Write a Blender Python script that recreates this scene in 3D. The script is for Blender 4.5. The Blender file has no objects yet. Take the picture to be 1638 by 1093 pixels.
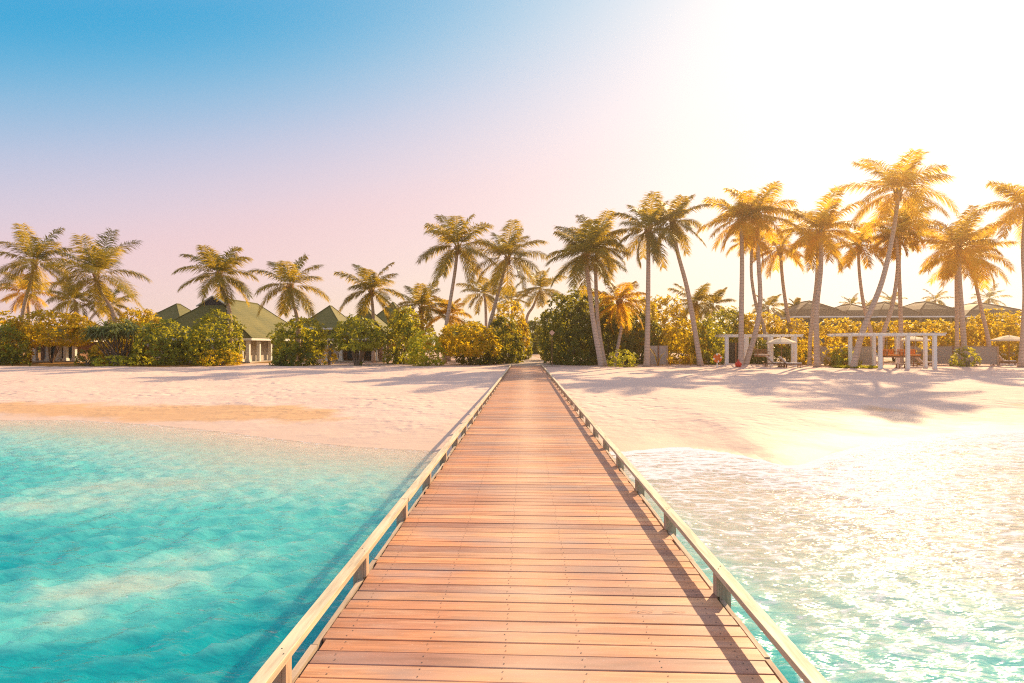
import bpy, math, random
import numpy as np
from mathutils import Vector, Euler, Matrix

S = bpy.context.scene
C = S.collection
R = math.radians

# ------------------------------------------------------------------ camera, light, exposure
CAM_Z = 1.73
FPX = 1008.0
cam_d = bpy.data.cameras.new('camera'); cam = bpy.data.objects.new('camera', cam_d); C.objects.link(cam)
cam_d.sensor_width = 36.0; cam_d.lens = 36.0 * FPX / 1638.0
cam_d.clip_start = 0.05; cam_d.clip_end = 3000
cam.location = (0, 0, CAM_Z)
cam.rotation_euler = (R(90) + math.atan(7.5 / FPX), 0, math.atan(22 / FPX))
S.camera = cam
CM = Euler(cam.rotation_euler).to_matrix()

SUN_AZ, SUN_EL = R(32), R(27)          # azimuth to the right of the jetty axis (+Y), elevation
SUN = Vector((math.sin(SUN_AZ) * math.cos(SUN_EL), math.cos(SUN_AZ) * math.cos(SUN_EL), math.sin(SUN_EL)))
sd = bpy.data.lights.new('sun', 'SUN'); so = bpy.data.objects.new('sun', sd); C.objects.link(so)
sd.energy = 5.0; sd.angle = R(0.6); sd.color = (1.0, 0.73, 0.41)
so.rotation_euler = (-SUN).to_track_quat('-Z', 'Y').to_euler(); so.location = (40, 60, 60)

W = bpy.data.worlds.new('World'); S.world = W; W.use_nodes = True
def build_world():
    nt = W.node_tree; nt.nodes.clear(); N = nt.nodes.new; L = nt.links.new
    out = N('ShaderNodeOutputWorld'); bg = N('ShaderNodeBackground')
    tc = N('ShaderNodeTexCoord')
    nrm = N('ShaderNodeVectorMath'); nrm.operation = 'NORMALIZE'; L(tc.outputs['Generated'], nrm.inputs[0])
    def axis_dir(az, el): return Vector((math.sin(R(az)) * math.cos(R(el)), math.cos(R(az)) * math.cos(R(el)), math.sin(R(el))))
    du = N('ShaderNodeVectorMath'); du.operation = 'DOT_PRODUCT'; L(nrm.outputs[0], du.inputs[0]); du.inputs[1].default_value = axis_dir(-109, 77.4)
    mu = N('ShaderNodeMapRange'); L(du.outputs['Value'], mu.inputs[0]); mu.inputs[1].default_value = -.1; mu.inputs[2].default_value = 1.
    ramp = N('ShaderNodeValToRGB'); L(mu.outputs[0], ramp.inputs[0])
    stops = [((u + .1) / 1.1, c) for u, c in ((-.1, (1., .77, .50)), (-.008, (1., .82, .62)), (.083, (.99, .75, .71)), (.174, (.93, .655, .69)), (.225, (.83, .67, .76)), (.30, (.54, .60, .80)),
             (.365, (.25, .53, .78)), (.42, (.06, .44, .75)), (.48, (.0, .38, .72)), (.68, (.66, .68, .88)), (1., (1.0, .94, 1.05)))]  # top two stops brighten the unseen sky overhead to fill the shadows
    ramp.color_ramp.interpolation = 'B_SPLINE'; e = ramp.color_ramp.elements
    e[0].position, e[0].color = stops[0][0], (*stops[0][1], 1)
    e[1].position, e[1].color = stops[-1][0], (*stops[-1][1], 1)
    for p, c in stops[1:-1]:
        q = e.new(p); q.color = (*c, 1)
    dot = N('ShaderNodeVectorMath'); dot.operation = 'DOT_PRODUCT'; L(nrm.outputs[0], dot.inputs[0]); dot.inputs[1].default_value = axis_dir(40.7, 19.4)
    mr = N('ShaderNodeMapRange'); L(dot.outputs['Value'], mr.inputs[0])
    mr.inputs[1].default_value = 0.2; mr.inputs[2].default_value = 1.0
    pw = N('ShaderNodeMath'); pw.operation = 'POWER'; L(mr.outputs[0], pw.inputs[0]); pw.inputs[1].default_value = 3.5
    mx = N('ShaderNodeMix'); mx.data_type = 'RGBA'; L(pw.outputs[0], mx.inputs[0]); L(ramp.outputs[0], mx.inputs[6])
    mx.inputs[7].default_value = (1.06, 1.02, 1.01, 1)
    sky = N('ShaderNodeTexSky'); sky.sky_type = 'NISHITA'; sky.sun_disc = False
    sky.sun_elevation = SUN_EL; sky.sun_rotation = SUN_AZ; sky.dust_density = 2.0
    sc = N('ShaderNodeVectorMath'); sc.operation = 'SCALE'; L(sky.outputs[0], sc.inputs[0]); sc.inputs[3].default_value = 0.10
    m2 = N('ShaderNodeMix'); m2.data_type = 'RGBA'; m2.inputs[0].default_value = 0.05
    L(mx.outputs[2], m2.inputs[6]); L(sc.outputs[0], m2.inputs[7])
    L(m2.outputs[2], bg.inputs[0]); bg.inputs[1].default_value = 0.57
    L(bg.outputs[0], out.inputs[0])
build_world(); W.cycles.sampling_method = 'NONE'

S.view_settings.view_transform = 'Standard'; S.view_settings.look = 'None'
S.view_settings.exposure = 0.78; S.view_settings.gamma = 1.0
S.render.engine = 'CYCLES'
cy = S.cycles
cy.max_bounces = 6; cy.diffuse_bounces = 3; cy.glossy_bounces = 3; cy.transmission_bounces = 4
cy.transparent_max_bounces = 10; cy.volume_bounces = 0
cy.caustics_reflective = False; cy.caustics_refractive = False
cy.use_denoising = False; cy.filter_width = 1.15; cy.sample_clamp_indirect = 6

# ------------------------------------------------------------------ helpers
def P(px, py, Y):
    """world point on the line of sight of photo pixel (px, py) at distance Y along the jetty"""
    d = CM @ Vector(((px - 819) / FPX, (546.5 - py) / FPX, -1))
    t = Y / d.y
    return Vector((d.x * t, Y, CAM_Z + d.z * t))
WATER = -0.9
def on_plane(px, py, z):
    d = CM @ Vector(((px - 819) / FPX, (546.5 - py) / FPX, -1)); t = (z - CAM_Z) / d.z
    return Vector((d.x * t, d.y * t, z))
_sh = [on_plane(a, b, WATER) for a, b in ((0, 672), (120, 672), (250, 680), (350, 690), (450, 703), (560, 714), (700, 722), (1000, 722), (1060, 716),
      (1100, 715), (1180, 726), (1262, 745), (1280, 742), (1330, 724), (1400, 705), (1500, 693), (1638, 688))]
SHX = np.array([-400, -60] + [p.x for p in _sh] + [30, 60, 400]); SHY = np.array([60, 27] + [p.y for p in _sh] + [22, 27, 60])
BARS = [on_plane(*a, WATER - .4).to_tuple()[:2] + b for a, b in (
    ((30, 850), (2.6, 1.0, .62)), ((230, 810), (2.2, .9, .62)), ((450, 760), (2.2, 1.1, .6)), ((570, 745), (1.6, .8, .5)),
    ((180, 1000), (1.5, .75, .75)), ((290, 950), (1.2, .6, .55)), ((90, 1060), (1.1, .6, .6)), ((380, 940), (.8, .4, .25)))]
def ground(x, y):
    x = np.asarray(x, float); y = np.asarray(y, float)
    s = y - np.interp(x, SHX, SHY)
    und = (.035 * np.sin(x * .45 + y * .21) + .03 * np.sin(x * .19 - y * .37 + 1) + .02 * np.sin(x * .9 + y * .7 + 2)) * np.clip(s / 8, 0, 1) * np.clip((70 - y) / 25, 0, 1)
    und = und * np.clip((abs(x) - 1.6) / 2, 0.25, 1)
    up = -0.9 + 0.84 * (1 - np.exp(-np.maximum(s, 0) / 10)) + und + .014 * np.clip(y - 58, 0, 45)
    dn = -0.9 + np.where(s > -8, .085 * s, -.68 + .13 * (s + 8))
    rt = np.clip((x - 1.2) / 1.5, 0, 1); dn = dn + rt * (np.clip(-s / 6, 0, 1) * .42 + np.clip((-s - 6) / 7, 0, 1) * .38)
    dn = np.maximum(dn, -3.2)
    bar = np.zeros_like(s)
    for bx, by, rx, ry, h in BARS:
        dx = x - bx; dy = y - by; ca, sa = math.cos(.32), math.sin(.32)
        u = dx * ca + dy * sa; v = -dx * sa + dy * ca
        bar = np.maximum(bar, h * np.exp(-(u / rx) ** 2 - (v / ry) ** 2))
    dn = dn + (-1.10 - dn) * np.clip(bar * 1.2, 0, 1) * (dn < -1.10)
    return np.where(s > 0, up, dn)
def G(px, Y, dz=0):
    """point on the ground seen in photo column px at distance Y"""
    p = P(px, 554, Y); return Vector((p.x, Y, float(ground(p.x, Y)) + dz))
def tag(o, label, cat, group=None):
    o['label'] = label; o['category'] = cat
    if group: o['group'] = group
    return o
def thing(name, label, cat, loc, group=None):
    o = bpy.data.objects.new(name, None); C.objects.link(o); o.location = loc; o.empty_display_size = .3
    return tag(o, label, cat, group)
def copy_tree(o, parent=None):
    c = o.copy(); C.objects.link(c)
    if parent: c.parent = parent
    for ch in list(o.children): copy_tree(ch, c)
    return c
def wloc(o):
    v = Vector((0, 0, 0))
    while o is not None: v += o.location; o = o.parent
    return v
def mesh_np(name, V, F, mats, parent=None, attrs=None, smooth=False, midx=None):
    """V (n,3) in world space, F (m,k) int array"""
    V = np.asarray(V, np.float32)
    if parent is not None: V = V - np.array(wloc(parent), np.float32)
    me = bpy.data.meshes.new(name); k = F.shape[1]; m = len(F)
    me.vertices.add(len(V)); me.vertices.foreach_set('co', V.ravel())
    me.loops.add(m * k); me.loops.foreach_set('vertex_index', F.astype(np.int32).ravel())
    me.polygons.add(m); me.polygons.foreach_set('loop_start', np.arange(0, m * k, k, dtype=np.int32))
    if smooth: me.polygons.foreach_set('use_smooth', np.ones(m, bool))
    for mt in (mats if isinstance(mats, (list, tuple)) else [mats]): me.materials.append(mt)
    if midx is not None: me.polygons.foreach_set('material_index', np.asarray(midx, np.int32))
    for an, (dom, data) in (attrs or {}).items():
        a = me.attributes.new(an, 'FLOAT', dom); a.data.foreach_set('value', np.asarray(data, np.float32))
    me.update(calc_edges=True); me.validate()
    o = bpy.data.objects.new(name, me); C.objects.link(o)
    if parent is not None: o.parent = parent
    return o
class MB:
    def __init__(s): s.v = []; s.f = []; s.m = []; s.t = []; s.cur = 0; s.tint = .5
    def face(s, idx): s.f.append(idx); s.m.append(s.cur); s.t.append(s.tint)
    def box(s, x0, x1, y0, y1, z0, z1): s.obox(((x0 + x1) / 2, (y0 + y1) / 2, (z0 + z1) / 2), (x1 - x0, y1 - y0, z1 - z0))
    def obox(s, c, size, rot=None, bev=0.0):
        c = Vector(c); n = len(s.v); hx, hy, hz = [a / 2 for a in size]; rot = rot or Matrix.Identity(3)
        for z in (-hz, hz):
            for x, y in ((-hx, -hy), (hx, -hy), (hx, hy), (-hx, hy)): s.v.append(c + rot @ Vector((x, y, z)))
        for q in ((0, 3, 2, 1), (4, 5, 6, 7), (0, 1, 5, 4), (1, 2, 6, 5), (2, 3, 7, 6), (3, 0, 4, 7)): s.face([n + i for i in q])
    def tube(s, pts, rad, k=8, cap=True):
        pts = [Vector(p) for p in pts]; n0 = len(s.v)
        if not isinstance(rad, (list, tuple)): rad = [rad] * len(pts)
        for i, p in enumerate(pts):
            t = (pts[min(i + 1, len(pts) - 1)] - pts[max(i - 1, 0)]).normalized()
            a = Vector((1, 0, 0)) if abs(t.x) < .8 else Vector((0, 1, 0))
            u = t.cross(a).normalized(); w = t.cross(u)
            for j in range(k):
                an = 2 * math.pi * j / k; s.v.append(p + (u * math.cos(an) + w * math.sin(an)) * rad[i])
        for i in range(len(pts) - 1):
            for j in range(k):
                a = n0 + i * k + j; b = n0 + i * k + (j + 1) % k; s.face([a, b, b + k, a + k])
        if cap: s.face([n0 + j for j in range(k)][::-1]); s.face([n0 + (len(pts) - 1) * k + j for j in range(k)])
    def prism(s, poly, y0, y1):
        """outline in (x, z), extruded along y"""
        n = len(s.v); k = len(poly)
        for y in (y0, y1):
            for x, z in poly: s.v.append(Vector((x, y, z)))
        s.face([n + i for i in range(k)]); s.face([n + k + i for i in range(k)][::-1])
        for i in range(k): j = (i + 1) % k; s.face([n + j, n + i, n + k + i, n + k + j])
    def build(s, name, mats, parent=None, smooth=False, bevel=0, origin=None):
        off = wloc(parent) if parent is not None else Vector(origin or (0, 0, 0))
        me = bpy.data.meshes.new(name)
        me.from_pydata([tuple(Vector(v) - off) for v in s.v], [], s.f)
        for mt in (mats if isinstance(mats, (list, tuple)) else [mats]): me.materials.append(mt)
        me.polygons.foreach_set('material_index', s.m)
        a = me.attributes.new('tint', 'FLOAT', 'FACE'); a.data.foreach_set('value', s.t)
        if smooth: me.polygons.foreach_set('use_smooth', [True] * len(s.f))
        me.update()
        o = bpy.data.objects.new(name, me); C.objects.link(o)
        if parent is not None: o.parent = parent
        else: o.location = off
        if bevel:
            b = o.modifiers.new('bevel', 'BEVEL'); b.width = bevel; b.segments = 2; b.limit_method = 'ANGLE'
        return o

# ------------------------------------------------------------------ materials
def new_mat(name):
    m = bpy.data.materials.new(name); m.use_nodes = True
    nt = m.node_tree; nt.nodes.clear()
    out = nt.nodes.new('ShaderNodeOutputMaterial')
    return m, nt, out
class NT:
    def __init__(s, nt): s.nt = nt
    def n(s, t, **kw):
        x = s.nt.nodes.new('ShaderNode' + t)
        for k, v in kw.items(): setattr(x, k, v)
        return x
    def l(s, a, b): s.nt.links.new(a, b)
    def noise(s, vec, scale, detail=4, rough=.55, dist=0):
        x = s.n('TexNoise'); x.inputs['Scale'].default_value = scale; x.inputs['Detail'].default_value = detail
        x.inputs['Roughness'].default_value = rough; x.inputs['Distortion'].default_value = dist
        if vec is not None: s.l(vec, x.inputs['Vector'])
        return x.outputs['Fac']
    def pos(s, scale=(1, 1, 1), rot=(0, 0, 0)):
        g = s.n('NewGeometry'); m = s.n('Mapping'); m.inputs['Scale'].default_value = scale; m.inputs['Rotation'].default_value = rot
        s.l(g.outputs['Position'], m.inputs['Vector']); return m.outputs[0]
    def rng(s, v, a, b, c=0., d=1.):
        x = s.n('MapRange'); s.l(v, x.inputs[0])
        for i, q in enumerate((a, b, c, d)): x.inputs[i + 1].default_value = q
        return x.outputs[0]
    def mix(s, f, a, b, mode='MIX'):
        x = s.n('Mix', data_type='RGBA', blend_type=mode)
        for i, q in ((0, f), (6, a), (7, b)):
            if hasattr(q, 'links'): s.l(q, x.inputs[i])
            elif i == 0: x.inputs[0].default_value = q
            else: x.inputs[i].default_value = (*q, 1)
        return x.outputs[2]
    def math(s, op, a, b=0.):
        x = s.n('Math', operation=op)
        for i, q in enumerate((a, b)):
            if hasattr(q, 'links'): s.l(q, x.inputs[i])
            else: x.inputs[i].default_value = q
        return x.outputs[0]
    def attr(s, name): x = s.n('Attribute', attribute_name=name); return x.outputs['Fac']
    def bump(s, h, strength, dist, normal=None):
        x = s.n('Bump'); x.inputs['Strength'].default_value = strength; x.inputs['Distance'].default_value = dist
        s.l(h, x.inputs['Height'])
        if normal is not None: s.l(normal, x.inputs['Normal'])
        return x.outputs[0]
    def pbr(s, out, col, rough=.7, normal=None, spec=.3):
        b = s.n('BsdfPrincipled')
        for k, q in (('Base Color', col), ('Roughness', rough)):
            if hasattr(q, 'links'): s.l(q, b.inputs[k])
            else: b.inputs[k].default_value = (*q, 1) if k == 'Base Color' else q
        b.inputs['Specular IOR Level'].default_value = spec
        if normal is not None: s.l(normal, b.inputs['Normal'])
        s.l(b.outputs[0], out.inputs[0]); return b
def plain(name, col, rough=.6, var=.25, scale=6., bump=.0):
    m, nt, out = new_mat(name); t = NT(nt); tc = t.n('TexCoord').outputs['Object']
    f = t.noise(tc, scale, 5)
    c = t.mix(f, tuple(a * (1 - var) for a in col), tuple(min(1, a * (1 + var)) for a in col))
    t.pbr(out, c, rough, t.bump(t.noise(tc, scale * 6, 3), bump, .02) if bump else None)
    return m
def sand_mat(name, dry=(.67, .48, .395)):
    m, nt, out = new_mat(name); t = NT(nt); p = t.pos()
    big = t.noise(p, .12, 5); mid = t.noise(p, 1.1, 6, .6); fine = t.noise(p, 22, 3)
    c = t.mix(t.rng(big, .35, .65), tuple(a * .93 for a in dry), tuple(a * 1.06 for a in dry))
    c = t.mix(t.rng(mid, .35, .7, 0, .35), c, tuple(a * .82 for a in dry))
    # leaf litter under the trees at the top of the beach, left side
    lit = t.attr('litter'); lp = t.noise(p, .9, 6, .7)
    lf = t.rng(t.math('ADD', lit, t.rng(lp, .3, .7, -.45, .45)), .45, .62)
    c = t.mix(lf, c, t.mix(t.noise(p, 9, 4), (.16, .075, .015), (.36, .19, .05)))
    wet = t.rng(t.math('ADD', t.attr('wet'), t.rng(t.noise(p, .35, 4), .3, .7, -.3, .3)), .2, .9)
    c = t.mix(t.math('MULTIPLY', wet, .6), c, (.60, .43, .32)); c = t.mix(t.rng(t.math('ADD', t.attr('tan'), t.rng(t.noise(p, .5, 4), .3, .7, -.3, .3)), .45, .75, 0, .8), c, (.58, .33, .15))
    rough = t.rng(wet, 0, 1, .9, .66)
    # foot prints and wind ripples
    vo = t.n('TexVoronoi', feature='SMOOTH_F1'); vo.inputs['Scale'].default_value = 2.3; t.l(t.pos((1, .8, 1)), vo.inputs['Vector'])
    prints = t.rng(vo.outputs['Distance'], .05, .42)
    mask = t.math('MULTIPLY', t.rng(t.noise(p, .22, 3), .38, .6), t.math('SUBTRACT', 1., wet))
    h = t.math('ADD', t.math('MULTIPLY', t.math('MULTIPLY', prints, mask), .9), t.math('MULTIPLY', mid, .8))
    h = t.math('ADD', h, t.math('MULTIPLY', t.noise(p, 6, 4), .30))
    ripples = t.noise(t.pos((.6, 3.2, 1), (0, 0, .25)), 1.2, 4)
    h = t.math('ADD', h, t.math('MULTIPLY', ripples, .5))
    amp = t.math('SUBTRACT', 1., t.math('MULTIPLY', wet, .85))
    nb = t.bump(t.math('MULTIPLY', h, amp), .75, .11)
    nb = t.bump(fine, .25, .01, nb)
    t.pbr(out, c, rough, nb, .15)
    return m
def leaf_mat(name, dark, light, trans, tf=.45, rough=.45):
    m, nt, out = new_mat(name); t = NT(nt)
    tint = t.attr('tint'); c = t.mix(tint, dark, light)
    tr = t.mix(tint, tuple(a * .6 for a in trans), trans)
    b = t.n('BsdfPrincipled'); t.l(c, b.inputs['Base Color']); b.inputs['Roughness'].default_value = rough; b.inputs['Specular IOR Level'].default_value = .15
    tl = t.n('BsdfTranslucent'); t.l(tr, tl.inputs[0])
    ms = t.n('MixShader'); ms.inputs[0].default_value = tf; t.l(b.outputs[0], ms.inputs[1]); t.l(tl.outputs[0], ms.inputs[2])
    t.l(ms.outputs[0], out.inputs[0]); return m
def wood_mat(name, cols, stretch, rough=.55, bump=.25, grey=None, axis=0):
    """planed timber: tint per board, grain along one axis, weathered stains"""
    m, nt, out = new_mat(name); t = NT(nt)
    sc = [14, 14, 14]; sc[axis] = stretch; p = t.pos(tuple(sc)); w = t.pos()
    tint = t.attr('tint')
    rp = t.n('ValToRGB'); t.l(tint, rp.inputs[0]); e = rp.color_ramp.elements
    e[0].color = (*cols[0], 1); e[1].color = (*cols[-1], 1)
    for i, cc in enumerate(cols[1:-1]): q = e.new((i + 1) / (len(cols) - 1)); q.color = (*cc, 1)
    off = t.n('CombineXYZ'); t.l(t.math('MULTIPLY', tint, 93.), off.inputs[2])
    va = t.n('VectorMath', operation='ADD'); t.l(p, va.inputs[0]); t.l(off.outputs[0], va.inputs[1])
    grain = t.noise(va.outputs[0], 1.6, 6, .65, .6)
    c = t.mix(t.rng(grain, .35, .8, 0, .75), rp.outputs[0], (.10, .045, .03), 'MIX')
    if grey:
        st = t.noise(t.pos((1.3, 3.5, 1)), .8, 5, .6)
        c = t.mix(t.rng(st, .46, .7, 0, .75), c, grey); worn = t.noise(t.pos((.8, 5, 1)), 1.1, 6, .7); c = t.mix(t.rng(worn, .55, .75, 0, .5), c, (.74, .50, .33)); sp = t.n('SeparateXYZ'); t.l(w, sp.inputs[0]); strip_sheen = t.rng(t.math('ABSOLUTE', t.math('SUBTRACT', sp.outputs['X'], .02)), .05, .55, .42, 0); c = t.mix(t.math('MULTIPLY', strip_sheen, t.rng(worn, .3, .6, .4, 1)), c, (.80, .53, .34)); c = t.mix(t.rng(t.noise(t.pos((.9, 1.1, 1)), .55, 4, .6), .5, .68, 0, .45), c, (.27, .14, .105))  # pale strip along the deck centre paints in reflected light; other patches are wear
        speck = t.noise(w, 60, 2); c = t.mix(t.rng(speck, .66, .72, 0, .3), c, (.62, .5, .42))
    t.pbr(out, c, t.rng(grain, .2, .8, rough - .1, rough + .15), t.bump(grain, bump, .004), .35)
    return m
def water_mat():
    m, nt, out = new_mat('sea_water'); t = NT(nt); p = t.pos()
    dep = t.attr('depth'); foam = t.attr('foam')
    pert = t.rng(t.noise(p, 2.6, 5, .6), .3, .7, -.08, .08)
    d2 = t.math('ADD', dep, t.math('MULTIPLY', pert, t.rng(dep, .0, .4)))
    rp = t.n('ValToRGB'); t.l(t.rng(d2, 0, 1.6), rp.inputs[0]); e = rp.color_ramp.elements
    e[0].color = (.74, .62, .53, 1); e[1].color = (.0, .23, .28, 1)
    for po, cc in ((.06, (.68, .62, .52)), (.17, (.42, .58, .51)), (.34, (.10, .46, .44)), (.6, (.004, .29, .33))):
        q = e.new(po); q.color = (*cc, 1)
    mott = t.noise(t.pos((.5, 1.6, 1), (0, 0, .3)), 1.7, 5, .65)
    col = t.mix(t.rng(mott, .35, .7, 0, .15), rp.outputs[0], (.0, .22, .26))
    col = t.mix(t.rng(t.attr('crest'), .0, .13, 0, .45), col, (.30, .62, .58))  # wave crests lightened in the colour, for light through thin water
    h = t.noise(t.pos((1, 2.6, 1), (0, 0, .35)), 3.6, 2.5, .5)
    nb = t.bump(h, .7, .09)
    dif = t.n('BsdfPrincipled'); t.l(col, dif.inputs['Base Color']); dif.subsurface_method = 'BURLEY'; dif.inputs['Specular IOR Level'].default_value = 0; dif.inputs['Roughness'].default_value = 1; t.l(nb, dif.inputs['Normal'])
    dif.inputs['Subsurface Weight'].default_value = .7; dif.inputs['Subsurface Radius'].default_value = (.5, 1., 1.); dif.inputs['Subsurface Scale'].default_value = 1.1
    tr = t.n('BsdfTransparent'); tr.inputs[0].default_value = (.93, .99, .97, 1)
    mu = t.n('MixShader'); t.l(t.rng(d2, .0, .38, .45, .95), mu.inputs[0]); t.l(tr.outputs[0], mu.inputs[1]); t.l(dif.outputs[0], mu.inputs[2])
    gl = t.n('BsdfGlossy'); gl.inputs['Roughness'].default_value = .19; t.l(nb, gl.inputs['Normal'])
    fr = t.n('Fresnel'); fr.inputs[0].default_value = 1.30; t.l(nb, fr.inputs['Normal'])
    ms = t.n('MixShader'); t.l(t.math('MULTIPLY', fr.outputs[0], t.rng(dep, 0, .5, .16, .72)), ms.inputs[0]); t.l(mu.outputs[0], ms.inputs[1]); t.l(gl.outputs[0], ms.inputs[2])
    # foam: lacy froth where the attribute says the swash is breaking
    fn = t.noise(t.pos((.7, 2.6, 1), (0, 0, .75)), 2.4, 5, .66, 1.0)
    vo = t.n('TexVoronoi', feature='DISTANCE_TO_EDGE'); vo.inputs['Scale'].default_value = 3.2; t.l(t.n('NewGeometry').outputs['Position'], vo.inputs['Vector'])
    lace = t.math('MULTIPLY', t.rng(vo.outputs[0], .0, .14, 1., 0.), .25)
    ff = t.rng(t.math('ADD', t.math('ADD', foam, lace), t.rng(fn, .3, .7, -.45, .45)), .55, .95)
    fd = t.n('BsdfDiffuse'); fd.inputs[0].default_value = (.72, .71, .78, 1); t.l(t.bump(fn, .6, .06), fd.inputs['Normal'])
    m3 = t.n('MixShader'); t.l(t.math('MULTIPLY', ff, .88), m3.inputs[0]); t.l(ms.outputs[0], m3.inputs[1]); t.l(fd.outputs[0], m3.inputs[2])
    t.l(m3.outputs[0], out.inputs[0])
    return m
def roof_mat(name, a, b):
    m, nt, out = new_mat(name); t = NT(nt)
    g = t.n('NewGeometry'); s = t.n('SeparateXYZ'); t.l(g.outputs['Position'], s.inputs[0])
    row = t.math('FRACT', t.math('MULTIPLY', s.outputs['Z'], 4.2))
    f = t.noise(t.pos((3, 3, 9)), 1.2, 4); big = t.noise(t.pos(), .35, 4)
    c = t.mix(f, a, b); c = t.mix(t.rng(row, .0, .22, .55, 0), c, tuple(q * .45 for q in a)); c = t.mix(t.rng(big, .4, .7, 0, .35), c, tuple(q * 1.5 for q in b))
    t.pbr(out, c, .75, t.bump(row, .6, .05), .15); return m
def trunk_mat():
    m, nt, out = new_mat('palm_bark'); t = NT(nt)
    g = t.n('NewGeometry'); s = t.n('SeparateXYZ'); t.l(g.outputs['Position'], s.inputs[0])
    f = t.noise(t.pos((5, 5, 2)), 1.4, 5)
    ring = t.math('FRACT', t.math('ADD', t.math('MULTIPLY', s.outputs['Z'], 3.6), t.math('MULTIPLY', f, .5)))
    c = t.mix(f, (.46, .33, .25), (.66, .50, .40)); c = t.mix(t.rng(ring, 0, .3, .6, 0), c, (.26, .17, .12))
    t.pbr(out, c, .85, t.bump(ring, .5, .03), .15); return m
def slat_mat(name, a, b, per=9.):
    m, nt, out = new_mat(name); t = NT(nt)
    g = t.n('NewGeometry'); s = t.n('SeparateXYZ'); t.l(g.outputs['Position'], s.inputs[0])
    row = t.math('FRACT', t.math('MULTIPLY', s.outputs['Z'], per)); f = t.noise(t.pos((1.5, 1.5, 14)), 1.5, 5)
    c = t.mix(f, a, b); c = t.mix(t.rng(row, 0, .2, .7, 0), c, tuple(q * .35 for q in a))
    t.pbr(out, c, .8, t.bump(row, .5, .02), .2); return m

M = {}
M['sand'] = sand_mat('beach_sand'); M['path'] = sand_mat('path_sand_shaded', (.50, .39, .32))  # path sand darker and greyer: tree shade put into its colour
M['water'] = water_mat()
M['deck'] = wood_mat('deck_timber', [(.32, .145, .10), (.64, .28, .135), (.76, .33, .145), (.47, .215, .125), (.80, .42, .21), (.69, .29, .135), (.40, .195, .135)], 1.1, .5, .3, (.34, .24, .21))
M['rail'] = wood_mat('rail_timber', [(.66, .54, .36), (.74, .62, .43)], 1.0, .6, .2, None, 1)
M['rail_post'] = wood_mat('post_timber', [(.58, .40, .27), (.64, .46, .31)], 2.0, .65, .2, None, 2)
M['beam'] = wood_mat('joist_timber', [(.16, .10, .07), (.22, .14, .10)], 2.0, .8)
M['edge'] = wood_mat('edge_timber', [(.50, .38, .28), (.62, .48, .36)], 1., .7, .2, None, 1)
M['screw'] = plain('screw_steel', (.10, .08, .075), .5)
M['bark'] = trunk_mat()
M['branch'] = plain('shrub_bark', (.20, .14, .10), .9, .4, 5, .3)
M['boot'] = plain('palm_fibre', (.36, .18, .06), .9, .4, 8)
M['palm'] = leaf_mat('palm_leaf', (.025, .075, .032), (.25, .23, .03), (.76, .50, .03), .5)
M['palm_gold_glow'] = leaf_mat('palm_leaf_gold_glow', (.26, .15, .012), (.66, .37, .02), (1., .66, .05), .65)  # golden copy of the palm leaf, backlit glow put into its colours
M['helio'] = leaf_mat('rosette_leaf', (.016, .05, .012), (.32, .36, .045), (.78, .66, .03), .45)
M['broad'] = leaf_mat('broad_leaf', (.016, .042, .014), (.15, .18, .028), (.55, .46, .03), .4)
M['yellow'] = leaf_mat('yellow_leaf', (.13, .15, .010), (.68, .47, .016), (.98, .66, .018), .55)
M['pandan'] = leaf_mat('pandanus_leaf', (.04, .08, .03), (.20, .22, .06), (.5, .46, .06), .35)
M['lime'] = leaf_mat('lime_leaf', (.16, .20, .015), (.45, .44, .03), (.75, .66, .03), .42)
M['roof'] = roof_mat('green_shingle', (.07, .09, .035), (.20, .155, .04))
M['roof_grey'] = roof_mat('grey_shingle', (.17, .10, .06), (.22, .13, .075))
M['white'] = plain('white_paint', (.78, .74, .68), .5, .06)
M['wallpaint'] = plain('cream_wall', (.52, .44, .36), .8, .1)
M['dark'] = plain('dark_interior', (.05, .04, .04), .8)
M['glass'] = plain('window_glass', (.05, .07, .09), .08, .1)
M['brownwood'] = plain('brown_interior_shade', (.26, .12, .06), .6, .35, 9)
M['fence'] = slat_mat('grey_slats', (.42, .34, .29), (.52, .44, .38))
M['canvas'] = plain('parasol_canvas', (.72, .60, .44), .9, .06)
M['cushion'] = plain('cream_cushion', (.66, .56, .48), .9, .08)
M['orange'] = plain('orange_cushion', (.72, .24, .05), .85, .15)
M['orange_ring'] = plain('ring_orange', (.75, .17, .02), .5, .1)
M['red'] = plain('red_plastic', (.65, .03, .02), .45, .1)
M['rope'] = plain('rope', (.5, .42, .32), .9)
M['signpaint'] = plain('sign_paint', (.70, .42, .30), .6, .05)
M['grass'] = leaf_mat('grass_blade', (.05, .09, .012), (.16, .18, .025), (.3, .3, .03), .35)

# ------------------------------------------------------------------ the setting: beach, sea, path
def axis(segs):
    out = [segs[0][0]]
    for a, b, st in segs:
        n = max(1, int(round((b - a) / st))); out += list(np.linspace(a, b, n + 1)[1:])
    return np.array(out)
def grid(xs, ys):
    X, Y = np.meshgrid(xs, ys); nx, ny = len(xs), len(ys)
    i = np.arange(nx * ny).reshape(ny, nx)
    F = np.stack([i[:-1, :-1].ravel(), i[:-1, 1:].ravel(), i[1:, 1:].ravel(), i[1:, :-1].ravel()], 1)
    return X.ravel(), Y.ravel(), F
def smooth(a, b, x): t = np.clip((x - a) / (b - a), 0, 1); return t * t * (3 - 2 * t)
gx, gy, gf = grid(axis([(-400, -70, 15), (-70, -25, 1.), (-25, 25, .25), (25, 70, 1.), (70, 400, 15)]),
                  axis([(-300, -10, 15), (-10, 2, 1.5), (2, 30, .25), (30, 80, .7), (80, 120, 3), (120, 420, 20)]))
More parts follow.
